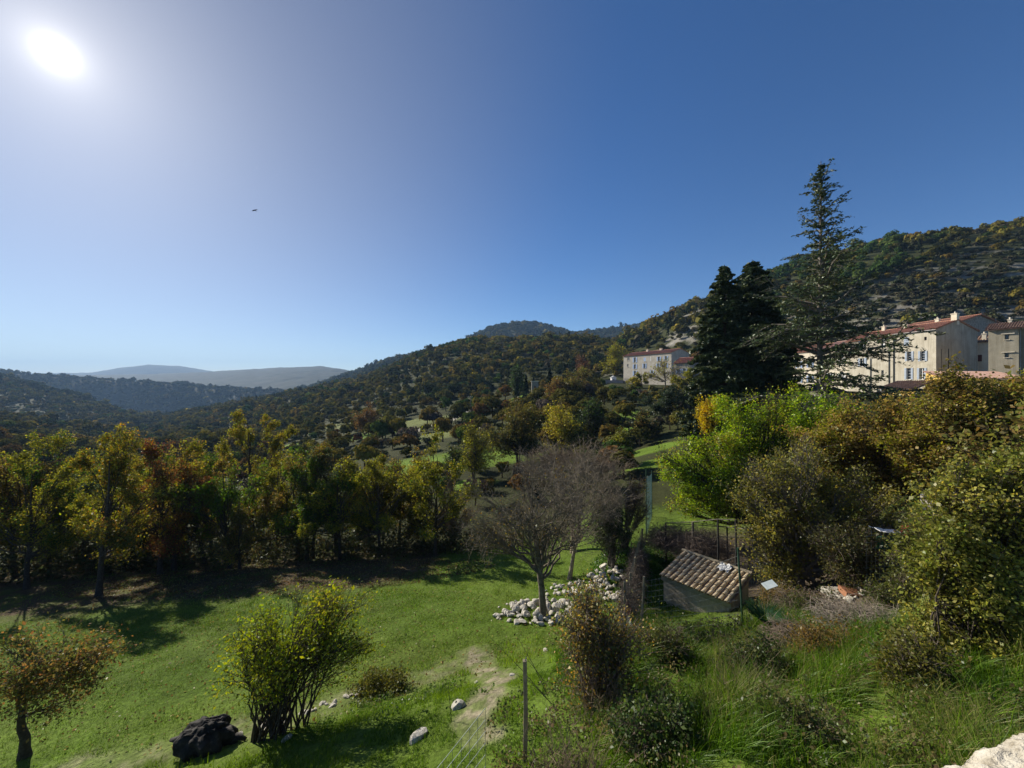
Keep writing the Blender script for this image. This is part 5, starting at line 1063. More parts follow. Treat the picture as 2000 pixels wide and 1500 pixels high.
weeds('fallen_leaves', -14, 23, 13, 3.6, 22000, .075, [(.12, .07, .03), (.17, .10, .04), (.08, .05, .03), (.22, .17, .08)], 'dry fallen leaves on the ground under the grove', .03, -.2)
# dry stalks: fans of thin stems
def stalks(name, label, spots, n, hgt, mat, lean=(0, 0), r=.004, spread=.5, seed=1, cat='dry plant', branch=2, group=None, kind=None):
    for q, (x, y, k) in enumerate(spots):
        rng = rs(seed+q); m = int(n*k); a = rng.uniform(0, 6.283, m); rr = spread*np.sqrt(rng.random(m)); X = x+np.cos(a)*rr; Y = y+np.sin(a)*rr; p0 = np.stack([X, Y, H(X, Y)-.05], 1)
        h_ = hgt*rng.uniform(.5, 1.15, m); d = np.stack([rng.normal(size=m)*.3+lean[0], rng.normal(size=m)*.3+lean[1], np.ones(m)], 1)*h_[:, None]
        pl = bez(p0, p0+d*.5+rng.normal(size=(m, 3))*.04, p0+d+np.stack([d[:, 0]*.4, d[:, 1]*.4, -.1*h_], 1), 5); parts = [tubes(pl, np.full(m, r), np.full(m, r*.4), 3)]
        for b_ in range(branch):
            i = rng.integers(0, m, m*2); s = rng.integers(2, 5, m*2); w0 = pl[i, s]; dd = rng.normal(size=(m*2, 3))*.5+np.array([0, 0, .5]); w2 = w0+unit(dd)*h_[i][:, None]*rng.uniform(.1, .3, (m*2, 1)); parts.append(tubes(bez(w0, (w0+w2)/2, w2, 2), np.full(m*2, r*.6), np.full(m*2, r*.3), 3))
        V, Q = join(parts); b = np.array([x, y, h1(x, y)]); o = obj(name, mesh_np(name, V-b, Q, mat)); o.location = b
        tag(o, label[q] if isinstance(label, list) else label, cat, group, kind)
stalks('dry_stalks', ['tall dry reddish stalks at the foot of the near fence post', 'dry brown stalks under the thorny orange bush', 'thin dry stalks bending over the tall grass', 'pale dead stems on the grass bank below the brush heap'],
       [(.75, 5.3, 2.2), (1.6, 6.9, 1.8), (3.6, 6.4, .9), (4.9, 8.2, 1.1)], 80, .8, DRY, (.04, -.03), .0038, .5, 300)
# brush heaps: tangles of dead twigs
def tangle(name, label, b, rad, n, L, mat, r=.006, seed=1, cat='brush heap', dome=1.0, n2=2, flat=None, parent=None, wigl=.25):
    rng = rs(seed); c = rand_ell(rng, n, .5)*np.array(rad); c[:, 2] = np.abs(c[:, 2])*dome
    d = unit(rng.normal(size=(n, 3))*np.array([1, 1, .45])+(np.array(flat) if flat is not None else 0))*L*rng.uniform(.4, 1.2, (n, 1))
    mid = c+rng.normal(size=(n, 3))*wigl*L; parts = [tubes(bez(c-d*.5, mid, c+d*.5, 5), np.full(n, r), np.full(n, r*.5), 3)]
    V, Q = join(parts); me = mesh_np(name, V, Q, mat)
    if parent is not None: o = obj(name, me, parent); o.location = Vector(b)-parent.location; return o
    o = obj(name, me); o.location = b; return tag(o, label, cat)
BR1 = simple_mat('dead_twigs', [(.3, (.12, .09, .065)), (.7, (.26, .20, .15))], 6, .9, 0); BR2 = simple_mat('grey_twig_heap', [(.3, (.17, .14, .11)), (.7, (.36, .30, .24))], 6, .9, 0)
b = GY(1580, 11.2); tangle('brush_heap', 'tangle of dead brown brambles right of the tiled shed', b, (1.1, .9, .9), 1500, .8, BR1, .006, 401)
b = GY(1700, 9.6); tangle('brush_heap', 'heap of pale dead straw and twigs sloping down beside the big leafy bush', b, (1.2, .8, .25), 1300, .9, BR2, .0055, 402, flat=(1.0, -.6, -.4))
b = GY(1560, 9.7); tangle('brush_heap', 'brown bramble tangle at the top of the grass bank', b, (.9, .6, .4), 900, .6, BR1, .0055, 403)
b = GY(1460, 10.8)
# clump of dark green leaves beside the shed
b = GY(1495, 10.6)
rng = rs(77); n = 260; a = rng.uniform(0, 6.283, n); p0 = np.stack([b.x+.12*np.cos(a), b.y+.12*np.sin(a), np.full(n, b.z+.45)], 1); d = np.stack([np.cos(a)*.45, np.sin(a)*.45, np.full(n, .30)], 1)*rng.uniform(.5, 1.1, (n, 1)); V, Q = tubes(bez(p0, p0+d*.6+np.array([0, 0, .12]), p0+d, 3), np.full(n, .012), np.full(n, .003), 3)
o = obj('iris_clump', mesh_np('iris_clump', V-np.array(b), Q, BLADE, np.tile([.02, .075, .03], (len(V), 1)))); o.location = b; tag(o, 'dark green clump of strap leaves beside the tiled shed', 'plant')
# ------------------------------------------------------------------ stones
def stone_mesh(seed):
    import bmesh
    bm = bmesh.new(); bmesh.ops.create_icosphere(bm, subdivisions=2, radius=1); rg_ = random.Random(seed); pl = [(Vector((rg_.gauss(0, 1), rg_.gauss(0, 1), rg_.gauss(0, 1))).normalized(), rg_.uniform(.5, .85)) for _ in range(9)]
    for v in bm.verts:
        for nrm, dd in pl:
            k = v.co.dot(nrm)
            if k > dd: v.co -= nrm*(k-dd)
        v.co *= 1+rg_.uniform(-.03, .03)
    for v in bm.verts: v.co.z *= .72
    me = bpy.data.meshes.new('stone'); bm.to_mesh(me); bm.free(); me.materials.append(STONE); return me
SM = [stone_mesh(i) for i in range(7)]
def stones(cx, cy, rx, ry, n, s0, s1, hgt, label, seed, group):
    rng = random.Random(seed)
    for i in range(n):
        a = rng.uniform(0, 6.283); q = math.sqrt(rng.random()); x = cx+math.cos(a)*q*rx; y = cy+math.sin(a)*q*ry; sz = rng.uniform(s0, s1)*(1.15-.5*q)
        o = obj('stone', SM[rng.randrange(7)]); o.location = (x, y, h1(x, y)+hgt*(1-q)*rng.random()+sz*.25); o.scale = (sz*rng.uniform(.8, 1.3), sz*rng.uniform(.7, 1.1), sz*rng.uniform(.6, 1)); o.rotation_euler = (rng.uniform(-.6, .6), rng.uniform(-.6, .6), rng.uniform(0, 6.28))
        tag(o, label, 'stone', group)
stones(1.15, 15.7, 1.9, 1.35, 150, .06, .24, .34, 'white stone in the heap around the dark bare trunk', 1, 'stones heaped round the bare trunk')
stones(3.2, 17.6, 1.8, 1.6, 64, .09, .19, .25, 'pale stone in the scatter behind the stone heap', 2, 'stones scattered behind the heap')
stones(4.6, 18.9, 1.0, 1.2, 62, .09, .22, .7, 'white stone in the upright pile by the overgrown fence', 3, 'stones piled by the overgrown fence')
stones(4.6, 16.9, .9, .5, 26, .09, .2, .2, 'grey stone below the evergreen shrub', 4, 'stones below the evergreen shrub')
for i, (px, py, s_) in enumerate([(895, 1382, .17), (817, 1443, .22), (1066, 1272, .12), (1000, 1320, .08), (560, 1445, .12), (930, 1335, .07)]):
    g = G(px, py, 3); o = obj('stone', SM[i]); o.location = g+Vector((0, 0, s_*.2)); o.scale = (s_, s_*.8, s_*.7); o.rotation_euler = (.2, .1, i)
    tag(o, ['pale grey stone in the sunny grass near the fence wires', 'lichen-grey stone at the bottom of the meadow near the wires', 'single white stone on the turf below the bare tree', 'small white stone left of the near fence post', 'small stone between the black stump and the shrub stems', 'tiny pale stone on the gravel path'][i], 'stone')
def edging():
    rng = random.Random(8)
    for i in range(30):
        t = 1+rng.random()*2; k = min(2, int(t)); f = t-k; a_, b_ = EDGE_L[k+0], EDGE_L[k+1]; x = a_[0]*(1-f)+b_[0]*f+rng.gauss(0, .13); y = a_[1]*(1-f)+b_[1]*f+rng.gauss(0, .13); s_ = rng.uniform(.04, .10)
        o = obj('stone', SM[rng.randrange(7)]); o.location = (x, y, h1(x, y)+s_*.2); o.scale = (s_*1.2, s_, s_*.8); o.rotation_euler = (0, 0, rng.uniform(0, 6)); tag(o, 'small pale stone in the crumbling edging below the bank', 'stone', 'stones of the crumbling edging')
edging()
# ------------------------------------------------------------------ black stump
def stump():
    import bmesh
    bm = bmesh.new(); bmesh.ops.create_icosphere(bm, subdivisions=5, radius=1)
    for v in bm.verts:
        c = v.co.copy(); a = math.atan2(c.y, c.x)
        r = 1+.13*math.sin(a*5+c.z*3)+.08*math.sin(a*11+2)+.30*float(fbm(np.array([c.x*1.7+9+c.z]), np.array([c.y*1.7+c.z*1.9]), 4)[0])
        v.co = Vector((c.x*.74*r, c.y*.5*r, (c.z*.5 if c.z < 0 else c.z*.50*(1+.9*float(fbm(np.array([c.x*3.2+3]), np.array([c.y*3.2]), 4)[0])))))
    me = bpy.data.meshes.new('stump'); bm.to_mesh(me); bm.free(); me.materials.append(simple_mat('charred_root', [(.38, (.010, .008, .007)), (.6, (.035, .030, .026)), (.74, (.20, .17, .14))], 3.5, .85, 1.0, bscale=9)); return me
b = Vector((-6.85, 8.6, h1(-6.85, 8.6))); r_ = empty('tree_stump', b, 'big black uprooted stump left of the many-stemmed shrub', 'stump')
o = obj('stump_body', stump(), r_); o.location = (0, 0, .22); o.scale = (.78, .8, .66)
for k, (x, y, z, tx, tz) in enumerate([(-.05, .1, .42, -.16, .66), (.25, 0, .42, .42, .62), (-.35, -.1, .25, -.72, .34), (.5, .05, .22, .85, .22)]):
    mb = MB(); mb.tube([b+Vector((x, y, z-.25)), b+Vector(((x+tx)/2, y, (z+tz)/2)), b+Vector((tx, y+.03, tz-.1))], [.11, .075, .035], 7); mb.build('root', o.data.materials[0], r_, b, smooth=True)
# the sawn black trunk below the reddish tree
b = Vector((-11.1, 8.75, h1(-11.1, 8.75)))
# ------------------------------------------------------------------ tiled shed
def shed():
    z = 1.3; Ap = P(1334, 1078, (CZ-z)*F/(1078-750)); Bp = P(1468, 1124, (CZ-z)*F/(1124-750)); zl = .78
    Cp = P(1290, 1121, (CZ-zl)*F/(1121-750)); Dp = P(1412, 1172, (CZ-zl)*F/(1172-750))
    Dp = Cp+(Bp-Ap)*1.02
    b = Vector(((Ap.x+Dp.x)/2, (Ap.y+Dp.y)/2, -.55)); r_ = empty('garden_shed', b, 'low plastered garden shed with an old canal-tile roof', 'shed')
    a = (Bp-Ap).normalized(); w = (Cp-Ap).normalized(); nrm = a.cross(w); nrm = -nrm if nrm.z < 0 else nrm
    L = (Bp-Ap).length; Wd = (Cp-Ap).length
    def q(u, v, h=0): return Ap+(Bp-Ap)*u+(Cp-Ap)*v+nrm*h
    mb = MB(); ins = [(.03, .05), (.97, .05), (.97, .95), (.03, .95)]
    tops = [q(u, v, -.06) for u, v in ins]; lows = [Vector((p.x, p.y, -.9)) for p in tops]; mb.hexa(lows, tops); mb.build('wall', plaster('old_dappled_render', (.30, .25, .20), (.48, .42, .34), (.62, .56, .46), .9), r_, b)  # sun dapple on the wall is painted in by stronger plaster noise
    mb = MB(); mb.hexa([q(.0, .93, -.30), q(1, .93, -.30), q(1, 1.0, -.30), q(0, 1.0, -.30)], [q(.0, .93, -.02), q(1, .93, -.02), q(1, 1.0, -.02), q(0, 1.0, -.02)]); mb.build('fascia', GREYP, r_, b)
    mb = MB(); mb.hexa([q(-.01, -.02, -.055), q(1.01, -.02, -.055), q(1.01, 1.02, -.055), q(-.01, 1.02, -.055)], [q(-.01, -.02, -.01), q(1.01, -.02, -.01), q(1.01, 1.02, -.01), q(-.01, 1.02, -.01)]); mb.build('roof_deck', TILEB, r_, b)
    # cover tiles: tapered half barrels, each overlapping the one below
    rng = random.Random(4); mb = MB(); n = 13; m = 6; tl = Wd*1.08/m
    for i in range(n):
        for j in range(m):
            cx = (i+.5)/n+rng.gauss(0, .004); v0 = (j*tl*.97)/Wd; v1 = v0+tl*1.12/Wd
            r0, r1 = .060, .076; h0, h1_ = .045, .075; tw = rng.gauss(0, .006); b0 = len(mb.v)
            for (v, r, h_, dx) in ((v0, r0, h0+.0, tw), (v1, r1, h1_, -tw)):
                for th in (0, .016):
                    for k in range(7):
                        ang = math.pi*k/6; mb.v.append(tuple(q(cx, v, h_-.02+math.sin(ang)*(r+th*-1))+a*(math.cos(ang)*(r-th)+dx)))
            for k in range(6):
                mb.f.append((b0+k, b0+k+1, b0+14+k+1, b0+14+k)); mb.f.append((b0+7+k+1, b0+7+k, b0+21+k, b0+21+k+1)); mb.f.append((b0+14+k, b0+14+k+1, b0+21+k+1, b0+21+k))
            mb.f.append((b0, b0+14, b0+21, b0+7))
    mb.build('roof_tile', TILEO, r_, b)
    mb = MB(); tile_sheet(mb, q(0, 1.02, .0), q(1, 1.02, .0), q(0, .0, .0), q(1, .0, .0), L/13, .01, rows=6); mb.build('channel_tile', TILEB, r_, b)  # darker tile colour paints the shade between the cover rows
    mb = MB(); mb.hexa([q(-.02, -.05, .02), q(1.0, -.05, .02), q(1.0, .02, .02), q(-.02, .02, .02)], [q(-.02, -.05, .12), q(1.0, -.05, .12), q(1.0, .02, .11), q(-.02, .02, .11)]); mb.build('ridge_board', OLDW, r_, b)
    # crumpled white sheet on the roof
    V = []; nn_ = 14
    for i in range(nn_):
        for j in range(nn_):
            u = .60+.16*i/(nn_-1); v = .0+.24*j/(nn_-1); e = fbm(np.array([i*.5]), np.array([j*.5+7]), 3)[0]; V.append(tuple(q(u+.02*e, v-.03*math.sin(i*.9), .15+.16*e)))
    Fc = [(i*nn_+j, i*nn_+j+1, (i+1)*nn_+j+1, (i+1)*nn_+j) for i in range(nn_-1) for j in range(nn_-1)]
    me = bpy.data.meshes.new('sheet'); me.from_pydata([tuple(Vector(v)-b) for v in V], [], Fc); me.materials.append(WHITE); o = obj('plastic_sheet', me); o.location = b; so_ = o.modifiers.new('thick', 'SOLIDIFY'); so_.thickness = .01
    tag(o, 'crumpled white sheet lying on the shed ridge', 'plastic sheet')
shed()
# pale board beside the shed
g = P(1503, 1142, 12.0); mb = MB(); ax = (Vector((.9, .1, .25)).normalized(), Vector((-.2, .9, .35)).normalized(), Vector((-.2, -.4, .9)).normalized()); mb.box(g, (.19, .12, .012), ax); tag(mb.build('pale_board', simple_mat('pale_panel', [(.3, (.50, .58, .56)), (.7, (.66, .72, .70))], 3, .5, .1), None, g), 'small pale blue-white board lying right of the tiled shed', 'board')
# ------------------------------------------------------------------ fences
def mesh_fence(mb, p0, p1, z0, z1, nz, dx, r=.0028, sag=.0):
    """wire grid between ground points p0 and p1 (z0,z1 heights at each end)"""
    n = max(2, int((p1-p0).length/dx))
    for k in range(nz+1):
        f = k/nz; pts = [p0.lerp(p1, i/8)+Vector((0, 0, 1))*((z0[0]*(1-i/8)+z0[1]*(i/8))*(1-f)+(z1[0]*(1-i/8)+z1[1]*(i/8))*f-sag*math.sin(math.pi*i/8)*f) for i in range(9)]
        mb.tube(pts, r, 3)
    for i in range(n+1):
        t = i/n; a = p0.lerp(p1, t)+ZV*(z0[0]*(1-t)+z0[1]*t); b_ = p0.lerp(p1, t)+ZV*(z1[0]*(1-t)+z1[1]*t-sag*math.sin(math.pi*t)); mb.tube([a, b_], r*.8, 3)
def post(px, pyb, pyt, Y, r, mat, name='post', parent=None, org=None, lean=0, n=7):
    b0 = P(px, pyb, Y); t0 = P(px+lean, pyt, Y); b0.z = min(b0.z, h1(b0.x, b0.y))-.2
    mb = MB(); mb.tube([b0, b0.lerp(t0, .5)+Vector((.01, 0, 0)), t0], [r*1.05, r, r*.92], n); return mb.build(name, mat, parent, org or b0)
pt = P(1025, 1290, 6.0); base = Vector((pt.x, pt.y, h1(pt.x, pt.y)))
rf = empty('wire_fence', base, 'sagging wire fence with a weathered post at the bottom of the picture', 'fence')
mb = MB(); mb.tube([base-ZV*.3, base.lerp(pt, .5)+Vector((.015, 0, 0)), pt], [.048, .046, .042], 4); mb.build('post', OLDW, rf, base)
mb = MB(); mb.tube([pt+Vector((0, 0, -.02)), pt+Vector((.02, .0, .05))], .008, 4); mb.build('post_nail', WIRE, rf, base)
p2 = Vector((-2.1, 2.7, 0)); p1 = Vector((pt.x, pt.y, 0)); mb = MB(); zt = pt.z-.3; zb = base.z+.1
mesh_fence(mb, Vector((-.36, 5.2, 0)), p2, (4.62-.95, 3.7), (4.62, 4.55), 6, .16, .0042, .08); mb.build('wire_mesh', WIRE, rf, base)
b1 = P(1250, 1228, 12.6); b1.z = h1(b1.x, b1.y); b2 = P(1451, 1178, 12.0); b2.z = h1(b2.x, b2.y)
rf = empty('wire_fence', b1, 'wire mesh fence in front of the tiled shed between a wooden and a green post', 'fence')
post(1251, 1228, 1126, 12.6, .04, OLDW, 'post', rf, b1, 7); post(1452, 1178, 1070, 12.0, .032, GPOST, 'post', rf, b1, -11)
t1_ = P(1257, 1135, 12.6); t2_ = P(1443, 1085, 12.0); mb = MB(); mesh_fence(mb, Vector((t1_.x, t1_.y, 0)), Vector((t2_.x, t2_.y, 0)), (b1.z, b2.z), (t1_.z, t2_.z), 10, .12, .0026, .12)
e = P(1215, 1150, 14.2); mesh_fence(mb, Vector((t1_.x, t1_.y, 0)), Vector((e.x, e.y, 0)), (b1.z, h1(e.x, e.y)), (t1_.z, e.z), 9, .14, .0026, .05)
e = P(1500, 1100, 12.6); mesh_fence(mb, Vector((t2_.x, t2_.y, 0)), Vector((e.x, e.y, 0)), (b2.z, h1(e.x, e.y)), (t2_.z, e.z), 9, .12, .0026, .05)
mb.build('wire_mesh', WIRE, rf, b1)
# overgrown fence running away from the thorny bush
f0 = GY(1222, 13.6); f1 = GY(1252, 20.5)
rf = empty('overgrown_fence', f0, 'old fence smothered in dry creeper running back from the thorny bush', 'fence')
for k in range(5):
    p = f0.lerp(f1, k/4); p.z = h1(p.x, p.y); mb = MB(); mb.tube([p-ZV*.2, p+ZV*1.75+Vector((.03*k-.05, 0, 0))], .045, 6); mb.build('post', OLDW, rf, f0)
for k in range(7):
    p = f0.lerp(f1, (k+.3)/7); p.z = h1(p.x, p.y)+.15; tangle('creeper', None, p, (.32, .75, 1.55), 330, .75, BR1 if k % 2 else TWIG, .007, 420+k, parent=rf, flat=(0, .3, .7))
mb = MB(); mesh_fence(mb, Vector((f0.x, f0.y, 0)), Vector((f1.x, f1.y, 0)), (f0.z, h1(f1.x, f1.y)), (f0.z+1.5, h1(f1.x, f1.y)+1.6), 9, .18, .004); mb.build('wire_mesh', WIRE, rf, f0)
mb = MB(); p = f0.lerp(f1, .12); p.z = h1(p.x, p.y); mb.box(p+Vector((-.12, -.35, .45)), (.03, .42, .55)); mb.build('red_panel', simple_mat('rusty_sheet', [(.3, (.10, .035, .025)), (.7, (.20, .09, .06))], 4, .8, .4), rf, f0)
mb = MB(); mb.box(p+Vector((-.3, -1.0, .38)), (.03, .45, .5)); mb.build('zinc_panel', simple_mat('zinc_sheet', [(.3, (.26, .28, .32)), (.7, (.40, .43, .47))], 4, .5, .3, metal=.3), rf, f0)
# turquoise net
NET = simple_mat('turquoise_net', [(.3, (.14, .27, .28)), (.7, (.26, .40, .40))], 8, .7, 0)
n0 = P(1262, 985, 23.5); n0.z = h1(n0.x, n0.y); n1 = P(1273, 950, 27.5); mb = MB(); mesh_fence(mb, Vector((n0.x, n0.y, 0)), Vector((n1.x, n1.y, 0)), (n0.z+.2, n0.z), (P(1262, 935, 23.5).z+.2, P(1270, 925, 27.5).z), 14, .14, .006, .1)
rf = empty('net_fence', n0, 'turquoise plastic net hung on poles behind the creeper fence', 'net'); mb.build('net', NET, rf, n0)
for (px, Y_) in ((1262, 23.5), (1273, 27.5)): p = P(px, 930, Y_); mb = MB(); mb.tube([Vector((p.x, p.y, h1(p.x, p.y)-.2)), p+ZV*.4], .03, 6); mb.build('pole', GPOST, rf, n0)
# ------------------------------------------------------------------ pergola with a bare vine
def pergola():
    xs = [(1353, 19.2, 1020), (1402, 17.6, 1015), (1437, 17.0, 1016), (1300, 20.5, 1022), (1420, 20.5, 1030), (1462, 18.6, 1035), (1500, 17.4, 1020)]
    b = GY(1353, 19.2); r_ = empty('pergola', b, 'dark rickety pergola of poles behind the tiled shed', 'pergola'); tops = []
    for k, (px, Y_, py) in enumerate(xs):
        t = P(px, py, Y_); lo = Vector((t.x+.03, t.y, h1(t.x, t.y)-.2)); mb = MB(); mb.tube([lo, t], .042 if k != 0 else .055, 6); mb.build('post', (DARKM if k else BARKG), r_, b); tops.append(t)
    mb = MB()
    for i, j in ((3, 0), (0, 1), (1, 2), (2, 6), (4, 5), (3, 4), (0, 4), (1, 5), (5, 6)): mb.tube([tops[i]+ZV*.02, tops[j]+ZV*.02], .02, 5)
    t = P(1400, 1048, 17.6); u = P(1475, 1050, 17.0); mb.tube([t, u], .02, 5); mb.build('rail', BARKG, r_, b)
    return b
pergola()
for k, (px, Y_, rx, nn_) in enumerate([(1305, 20.4, 1.5, 1500), (1370, 19.4, 1.5, 1700)]):
    b = GY(px, Y_); b.z += .85; tangle('bare_vine', ['leafless vine tangle at the left end of the pergola', 'leafless vine tangle hanging over the middle of the pergola'][k], b, (rx, 1.1, 1.25), nn_, .9, TWIG, .008, 440+k, 'vine', dome=1)
weeds('fallen_leaves', -7, 14, 9, 5.5, 5200, .055, [(.22, .17, .06), (.30, .24, .10), (.14, .08, .03)], 'a few dry leaves fallen on the meadow', .05, -.3)
weeds('garden_grass', 7.5, 19.5, 3.5, 3.5, 18000, .08, [(.05, .11, .02), (.07, .15, .02)], 'green grass in the shady garden behind the shed', .12, -.2)
# ------------------------------------------------------------------ scrap corner on the right
g = GY(1820, 13.2); mb = MB()
q0 = P(1797, 966, 13.2); q1 = P(1850, 980, 12.6); mb.hexa([Vector((q0.x, q0.y, g.z-.5)), Vector((q1.x, q1.y, g.z-.5)), Vector((q1.x+.35, q1.y+.2, g.z-.5)), Vector((q0.x+.35, q0.y+.25, g.z-.5))], [q0, Vector((q1.x, q1.y, q0.z-.25)), Vector((q1.x+.35, q1.y+.2, q0.z-.2)), Vector((q0.x+.35, q0.y+.25, q0.z+.02))])
tag(mb.build('garden_wall', CREAM, None, q0), 'short pale plastered wall behind the scrap corner', 'wall')
b = GY(1745, 12.2); b.z += .0
def scrap():
    c = P(1735, 1060, 12.2); r_ = empty('wire_cage', Vector((c.x, c.y, h1(c.x, c.y))), 'grey wire cage with a green panel under the trees at the right', 'cage'); o_ = r_.location
    mb = MB(); rng = random.Random(3)
    for k in range(10): x = c.x-.7+k*.14; mb.tube([(x, c.y, o_.z), (x+.12, c.y+.1, c.z+.35)], .008, 3)
    for k in range(8): z = o_.z+.1+k*(c.z+.3-o_.z)/8; mb.tube([(c.x-.75, c.y, z), (c.x+.65, c.y+.1, z+.06)], .008, 3)
    mb.build('wire_mesh', WIRE, r_, o_)
    mb = MB(); mb.box(c+Vector((.0, .12, -.05)), (.26, .02, .20)); mb.build('green_panel', simple_mat('green_plastic', [(.3, (.02, .16, .10)), (.7, (.04, .26, .17))], 4, .5, 0), r_, o_)
    mb = MB(); mb.tube([(c.x+.85, c.y-.1, o_.z-.2), (c.x+.85, c.y-.1, c.z+1.0)], .03, 6); mb.build('post', GPOST, r_, o_)
    V = []; nn_ = 12
    for i in range(nn_):
        for j in range(6):
            e = fbm(np.array([i*.6]), np.array([j*.7+3]), 3)[0]; V.append((c.x-.35+i*.115, c.y-.15+j*.09, c.z+.42-.02*i+.14*e))
    Fc = [(i*6+j, i*6+j+1, (i+1)*6+j+1, (i+1)*6+j) for i in range(nn_-1) for j in range(5)]
    me = bpy.data.meshes.new('tarp'); me.from_pydata([tuple(Vector(v)-c) for v in V], [], Fc); me.materials.append(WHITE); o = obj('white_tarpaulin', me); o.location = c; m_ = o.modifiers.new('t', 'SOLIDIFY'); m_.thickness = .012
    tag(o, 'torn white tarpaulin over the wire cage', 'tarpaulin')
    d = P(1782, 1046, 12.0); mb = MB(); mb.box(d, (.20, .16, .20)); mb.box(d+Vector((0, 0, .22)), (.22, .18, .025)); mb.tube([d+Vector((-.12, 0, .26)), d+Vector((0, 0, .33)), d+Vector((.12, 0, .26))], .012, 5); tag(mb.build('red_bin', simple_mat('faded_red', [(.3, (.22, .035, .02)), (.7, (.36, .07, .04))], 4, .6, .1), None, d, bevel=.02), 'dull red bin beside the wire cage', 'bin')
scrap()
def slab(px, py, Y_, d, rot, mat, name, label, cat):
    p = GY(px, Y_); p.z += d[2]*.6; mb = MB(); c, s_ = math.cos(rot), math.sin(rot); mb.box(p, d, (Vector((c, s_, -.18)).normalized(), Vector((-s_, c, .1)).normalized(), Vector((.15, 0, 1)).normalized())); return tag(mb.build(name, mat, None, p, bevel=.02), label, cat)
slab(1640, 1140, 12.6, (.45, .3, .10), .3, STONE, 'stone_slab', 'broken white slab on the rubble right of the bramble tangle', 'slab')
slab(1672, 1160, 12.2, (.4, .22, .09), -.2, simple_mat('rust_brick', [(.3, (.22, .09, .045)), (.7, (.36, .17, .09))], 5, .9, .5), 'brick_slab', 'rusty orange brick slab on the rubble', 'slab')
slab(1700, 1150, 13.0, (.7, .12, .06), -.5, OLDW, 'old_plank', 'grey weathered plank lying over the rubble', 'plank')
slab(1760, 1210, 10.5, (.9, .05, .035), -.35, OLDW, 'old_plank', 'long thin pole lying on the straw heap', 'plank')
slab(1740, 1320, 7.9, (.16, .09, .05), -.3, OLDW, 'wood_block', 'small cream block of wood lying in the tall grass', 'wood block')
stones(GY(1650, 12.4).x, 12.4, 1.0, .7, 34, .07, .17, .18, 'grey rubble stone in the scrap corner', 9, 'rubble stones in the scrap corner')
# thorny shoots
def shoots(label, lines, seed):
    rng = random.Random(seed); p0 = P(*lines[0][0]); r_ = empty('thorny_shoots', p0, label, 'plant')
    for (a_, b_) in lines:
        A_, B_ = P(*a_), P(*b_); mb = MB(); mid = A_.lerp(B_, .5)+Vector((rng.gauss(0, .02), 0, rng.gauss(0, .03))); mb.tube([A_, mid, B_], [.008, .006, .002], 4); L_ = (B_-A_).length
        for k in range(int(L_/.05)):
            f = (k+.5)/int(L_/.05); q = A_.lerp(mid, f*2) if f < .5 else mid.lerp(B_, f*2-1); dv_ = Vector((rng.gauss(0, 1), rng.gauss(0, 1), rng.gauss(0, 1))).normalized()*.028+(B_-A_).normalized()*.012; mb.tube([q, q+dv_], [.0035, .001], 3)
        mb.build('stem', DARKM if seed == 1 else BARK, r_, p0)
shoots('fan of dark thorny shoots crossing behind the near fence post', [((1075, 1372, 6.9), (953, 1240, 7.4)), ((1070, 1360, 6.9), (1010, 1243, 7.3)), ((1078, 1375, 6.9), (1000, 1312, 7.2)), ((1062, 1330, 7.0), (1018, 1275, 7.3))], 2)
shoots('single dark upright shoot on the lower meadow bank', [((884, 1432, 7.6), (875, 1338, 7.8))], 3)
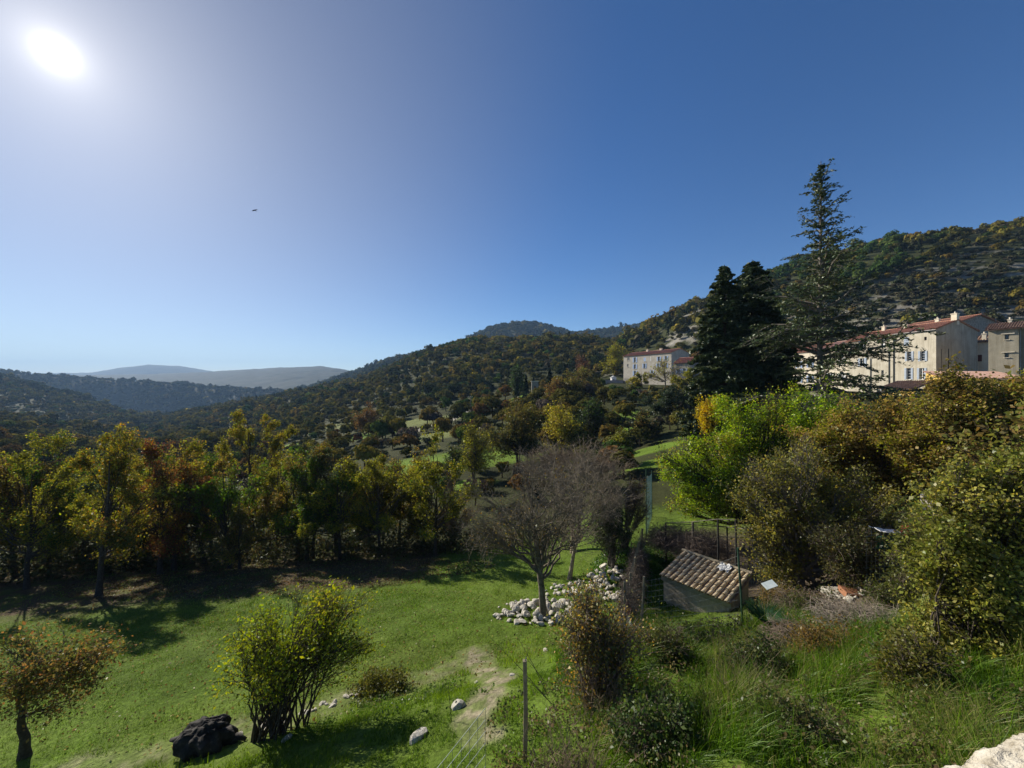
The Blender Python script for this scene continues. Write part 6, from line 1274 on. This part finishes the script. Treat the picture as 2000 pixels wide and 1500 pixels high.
# ------------------------------------------------------------------ stone parapet under the camera
def parapet():
    nx, ny = 1100, 260; xs = np.linspace(-.6, 4.6, nx); us = np.linspace(0, 1, ny)
    U, Xg = np.meshgrid(us, xs, indexing='ij'); L = U*3.2                      # unrolled over far face, top, near face
    edge = 1.18+.155*(Xg-1.2)
    Y = np.where(L < 1.4, edge, np.where(L < 1.9, edge-(L-1.4), edge-.5)); Z = np.where(L < 1.4, 6.35+L, np.where(L < 1.9, 7.75, 7.75-(L-1.9)))
    Z = Z+.085+.233*(np.minimum(Xg, 1.75)-1.30)
    n = .07*fbm(Xg/.14, L/.14, 5)+.055*fbm(Xg/.045+9, L/.045, 4)+.02*np.abs(fbm(Xg/.018, L/.018+4, 2)); cor = np.exp(-((L-1.4)/.05)**2)+np.exp(-((L-1.9)/.05)**2)
    Yn = np.where(L < 1.4, 1, np.where(L < 1.9, 0, -1)); Zn = np.where((L >= 1.4) & (L < 1.9), 1, 0)
    Y = Y+n*Yn-.03*cor*Yn; Z = Z+n*Zn-.05*cor+.03*fbm(Xg/.3, L/.3)
    V = np.stack([Xg, Y, Z], -1).reshape(-1, 3); idx = np.arange(nx*ny).reshape(ny, nx); Q = np.stack([idx[:-1, :-1], idx[:-1, 1:], idx[1:, 1:], idx[1:, :-1]], -1).reshape(-1, 4)
    m = simple_mat('rough_render', [(.28, (.26, .22, .16)), (.45, (.50, .45, .36)), (.7, (.66, .62, .53))], 22, .95, 1.0, detail=9, bscale=60)
    o = obj('parapet_wall', mesh_np('parapet_wall', V, Q, m, smooth=True)); tag(o, 'rough pale stone parapet at the bottom right corner', 'wall')
    # the earth and wall face below it
    mb = MB(); mb.box((2.0, .62, 5.0), (2.55, .3, 1.0)); o2 = mb.build('parapet_base', RUBB, None, (0, .55, 4)); o2.parent = o; o2.location = (0, .55, 4)
parapet()
# ------------------------------------------------------------------ birds
def bird(px, py, Y_, span, mat, label, tilt):
    c = P(px, py, Y_); s_ = span; import bmesh
    V = [(-.22, 0, 0), (-.12, -.035, .01), (.05, -.05, .0), (.2, -.03, 0), (.36, -.07, 0), (.36, .07, 0), (.2, .03, 0), (.05, .05, 0), (-.12, .035, .01), (-.05, -.28, .05), (.06, -.5, .02), (.12, -.28, .04), (-.05, .28, .05), (.06, .5, .02), (.12, .28, .04), (0, 0, .05), (0, 0, -.05), (.2, 0, .02), (.2, 0, -.02)]
    Fc = [(0, 1, 15), (0, 15, 8), (0, 16, 1), (0, 8, 16), (1, 2, 15), (8, 15, 7), (1, 16, 2), (8, 7, 16), (2, 3, 17, 15), (7, 15, 17, 6), (2, 16, 18, 3), (7, 6, 18, 16), (3, 4, 5, 6, 17), (3, 18, 6, 5, 4), (1, 9, 11, 2), (9, 10, 11), (8, 7, 14, 12), (12, 14, 13)]
    me = bpy.data.meshes.new('bird'); me.from_pydata([tuple(Vector(v)*s_) for v in V], [], Fc); me.materials.append(mat); o = obj('bird', me); o.location = c; o.rotation_euler = tilt; so_ = o.modifiers.new('t', 'SOLIDIFY'); so_.thickness = .015*s_; sb = o.modifiers.new('s', 'SUBSURF'); sb.levels = 1; sb.render_levels = 2; tag(o, label, 'bird')
bird(497, 411, 45, 1.25, DARKM, 'dark bird gliding across the sky', (R(35), R(14), R(8)))
bird(502, 328, 90, .6, WHITE, 'tiny pale bird high above the dark bird', (R(30), R(0), R(30)))
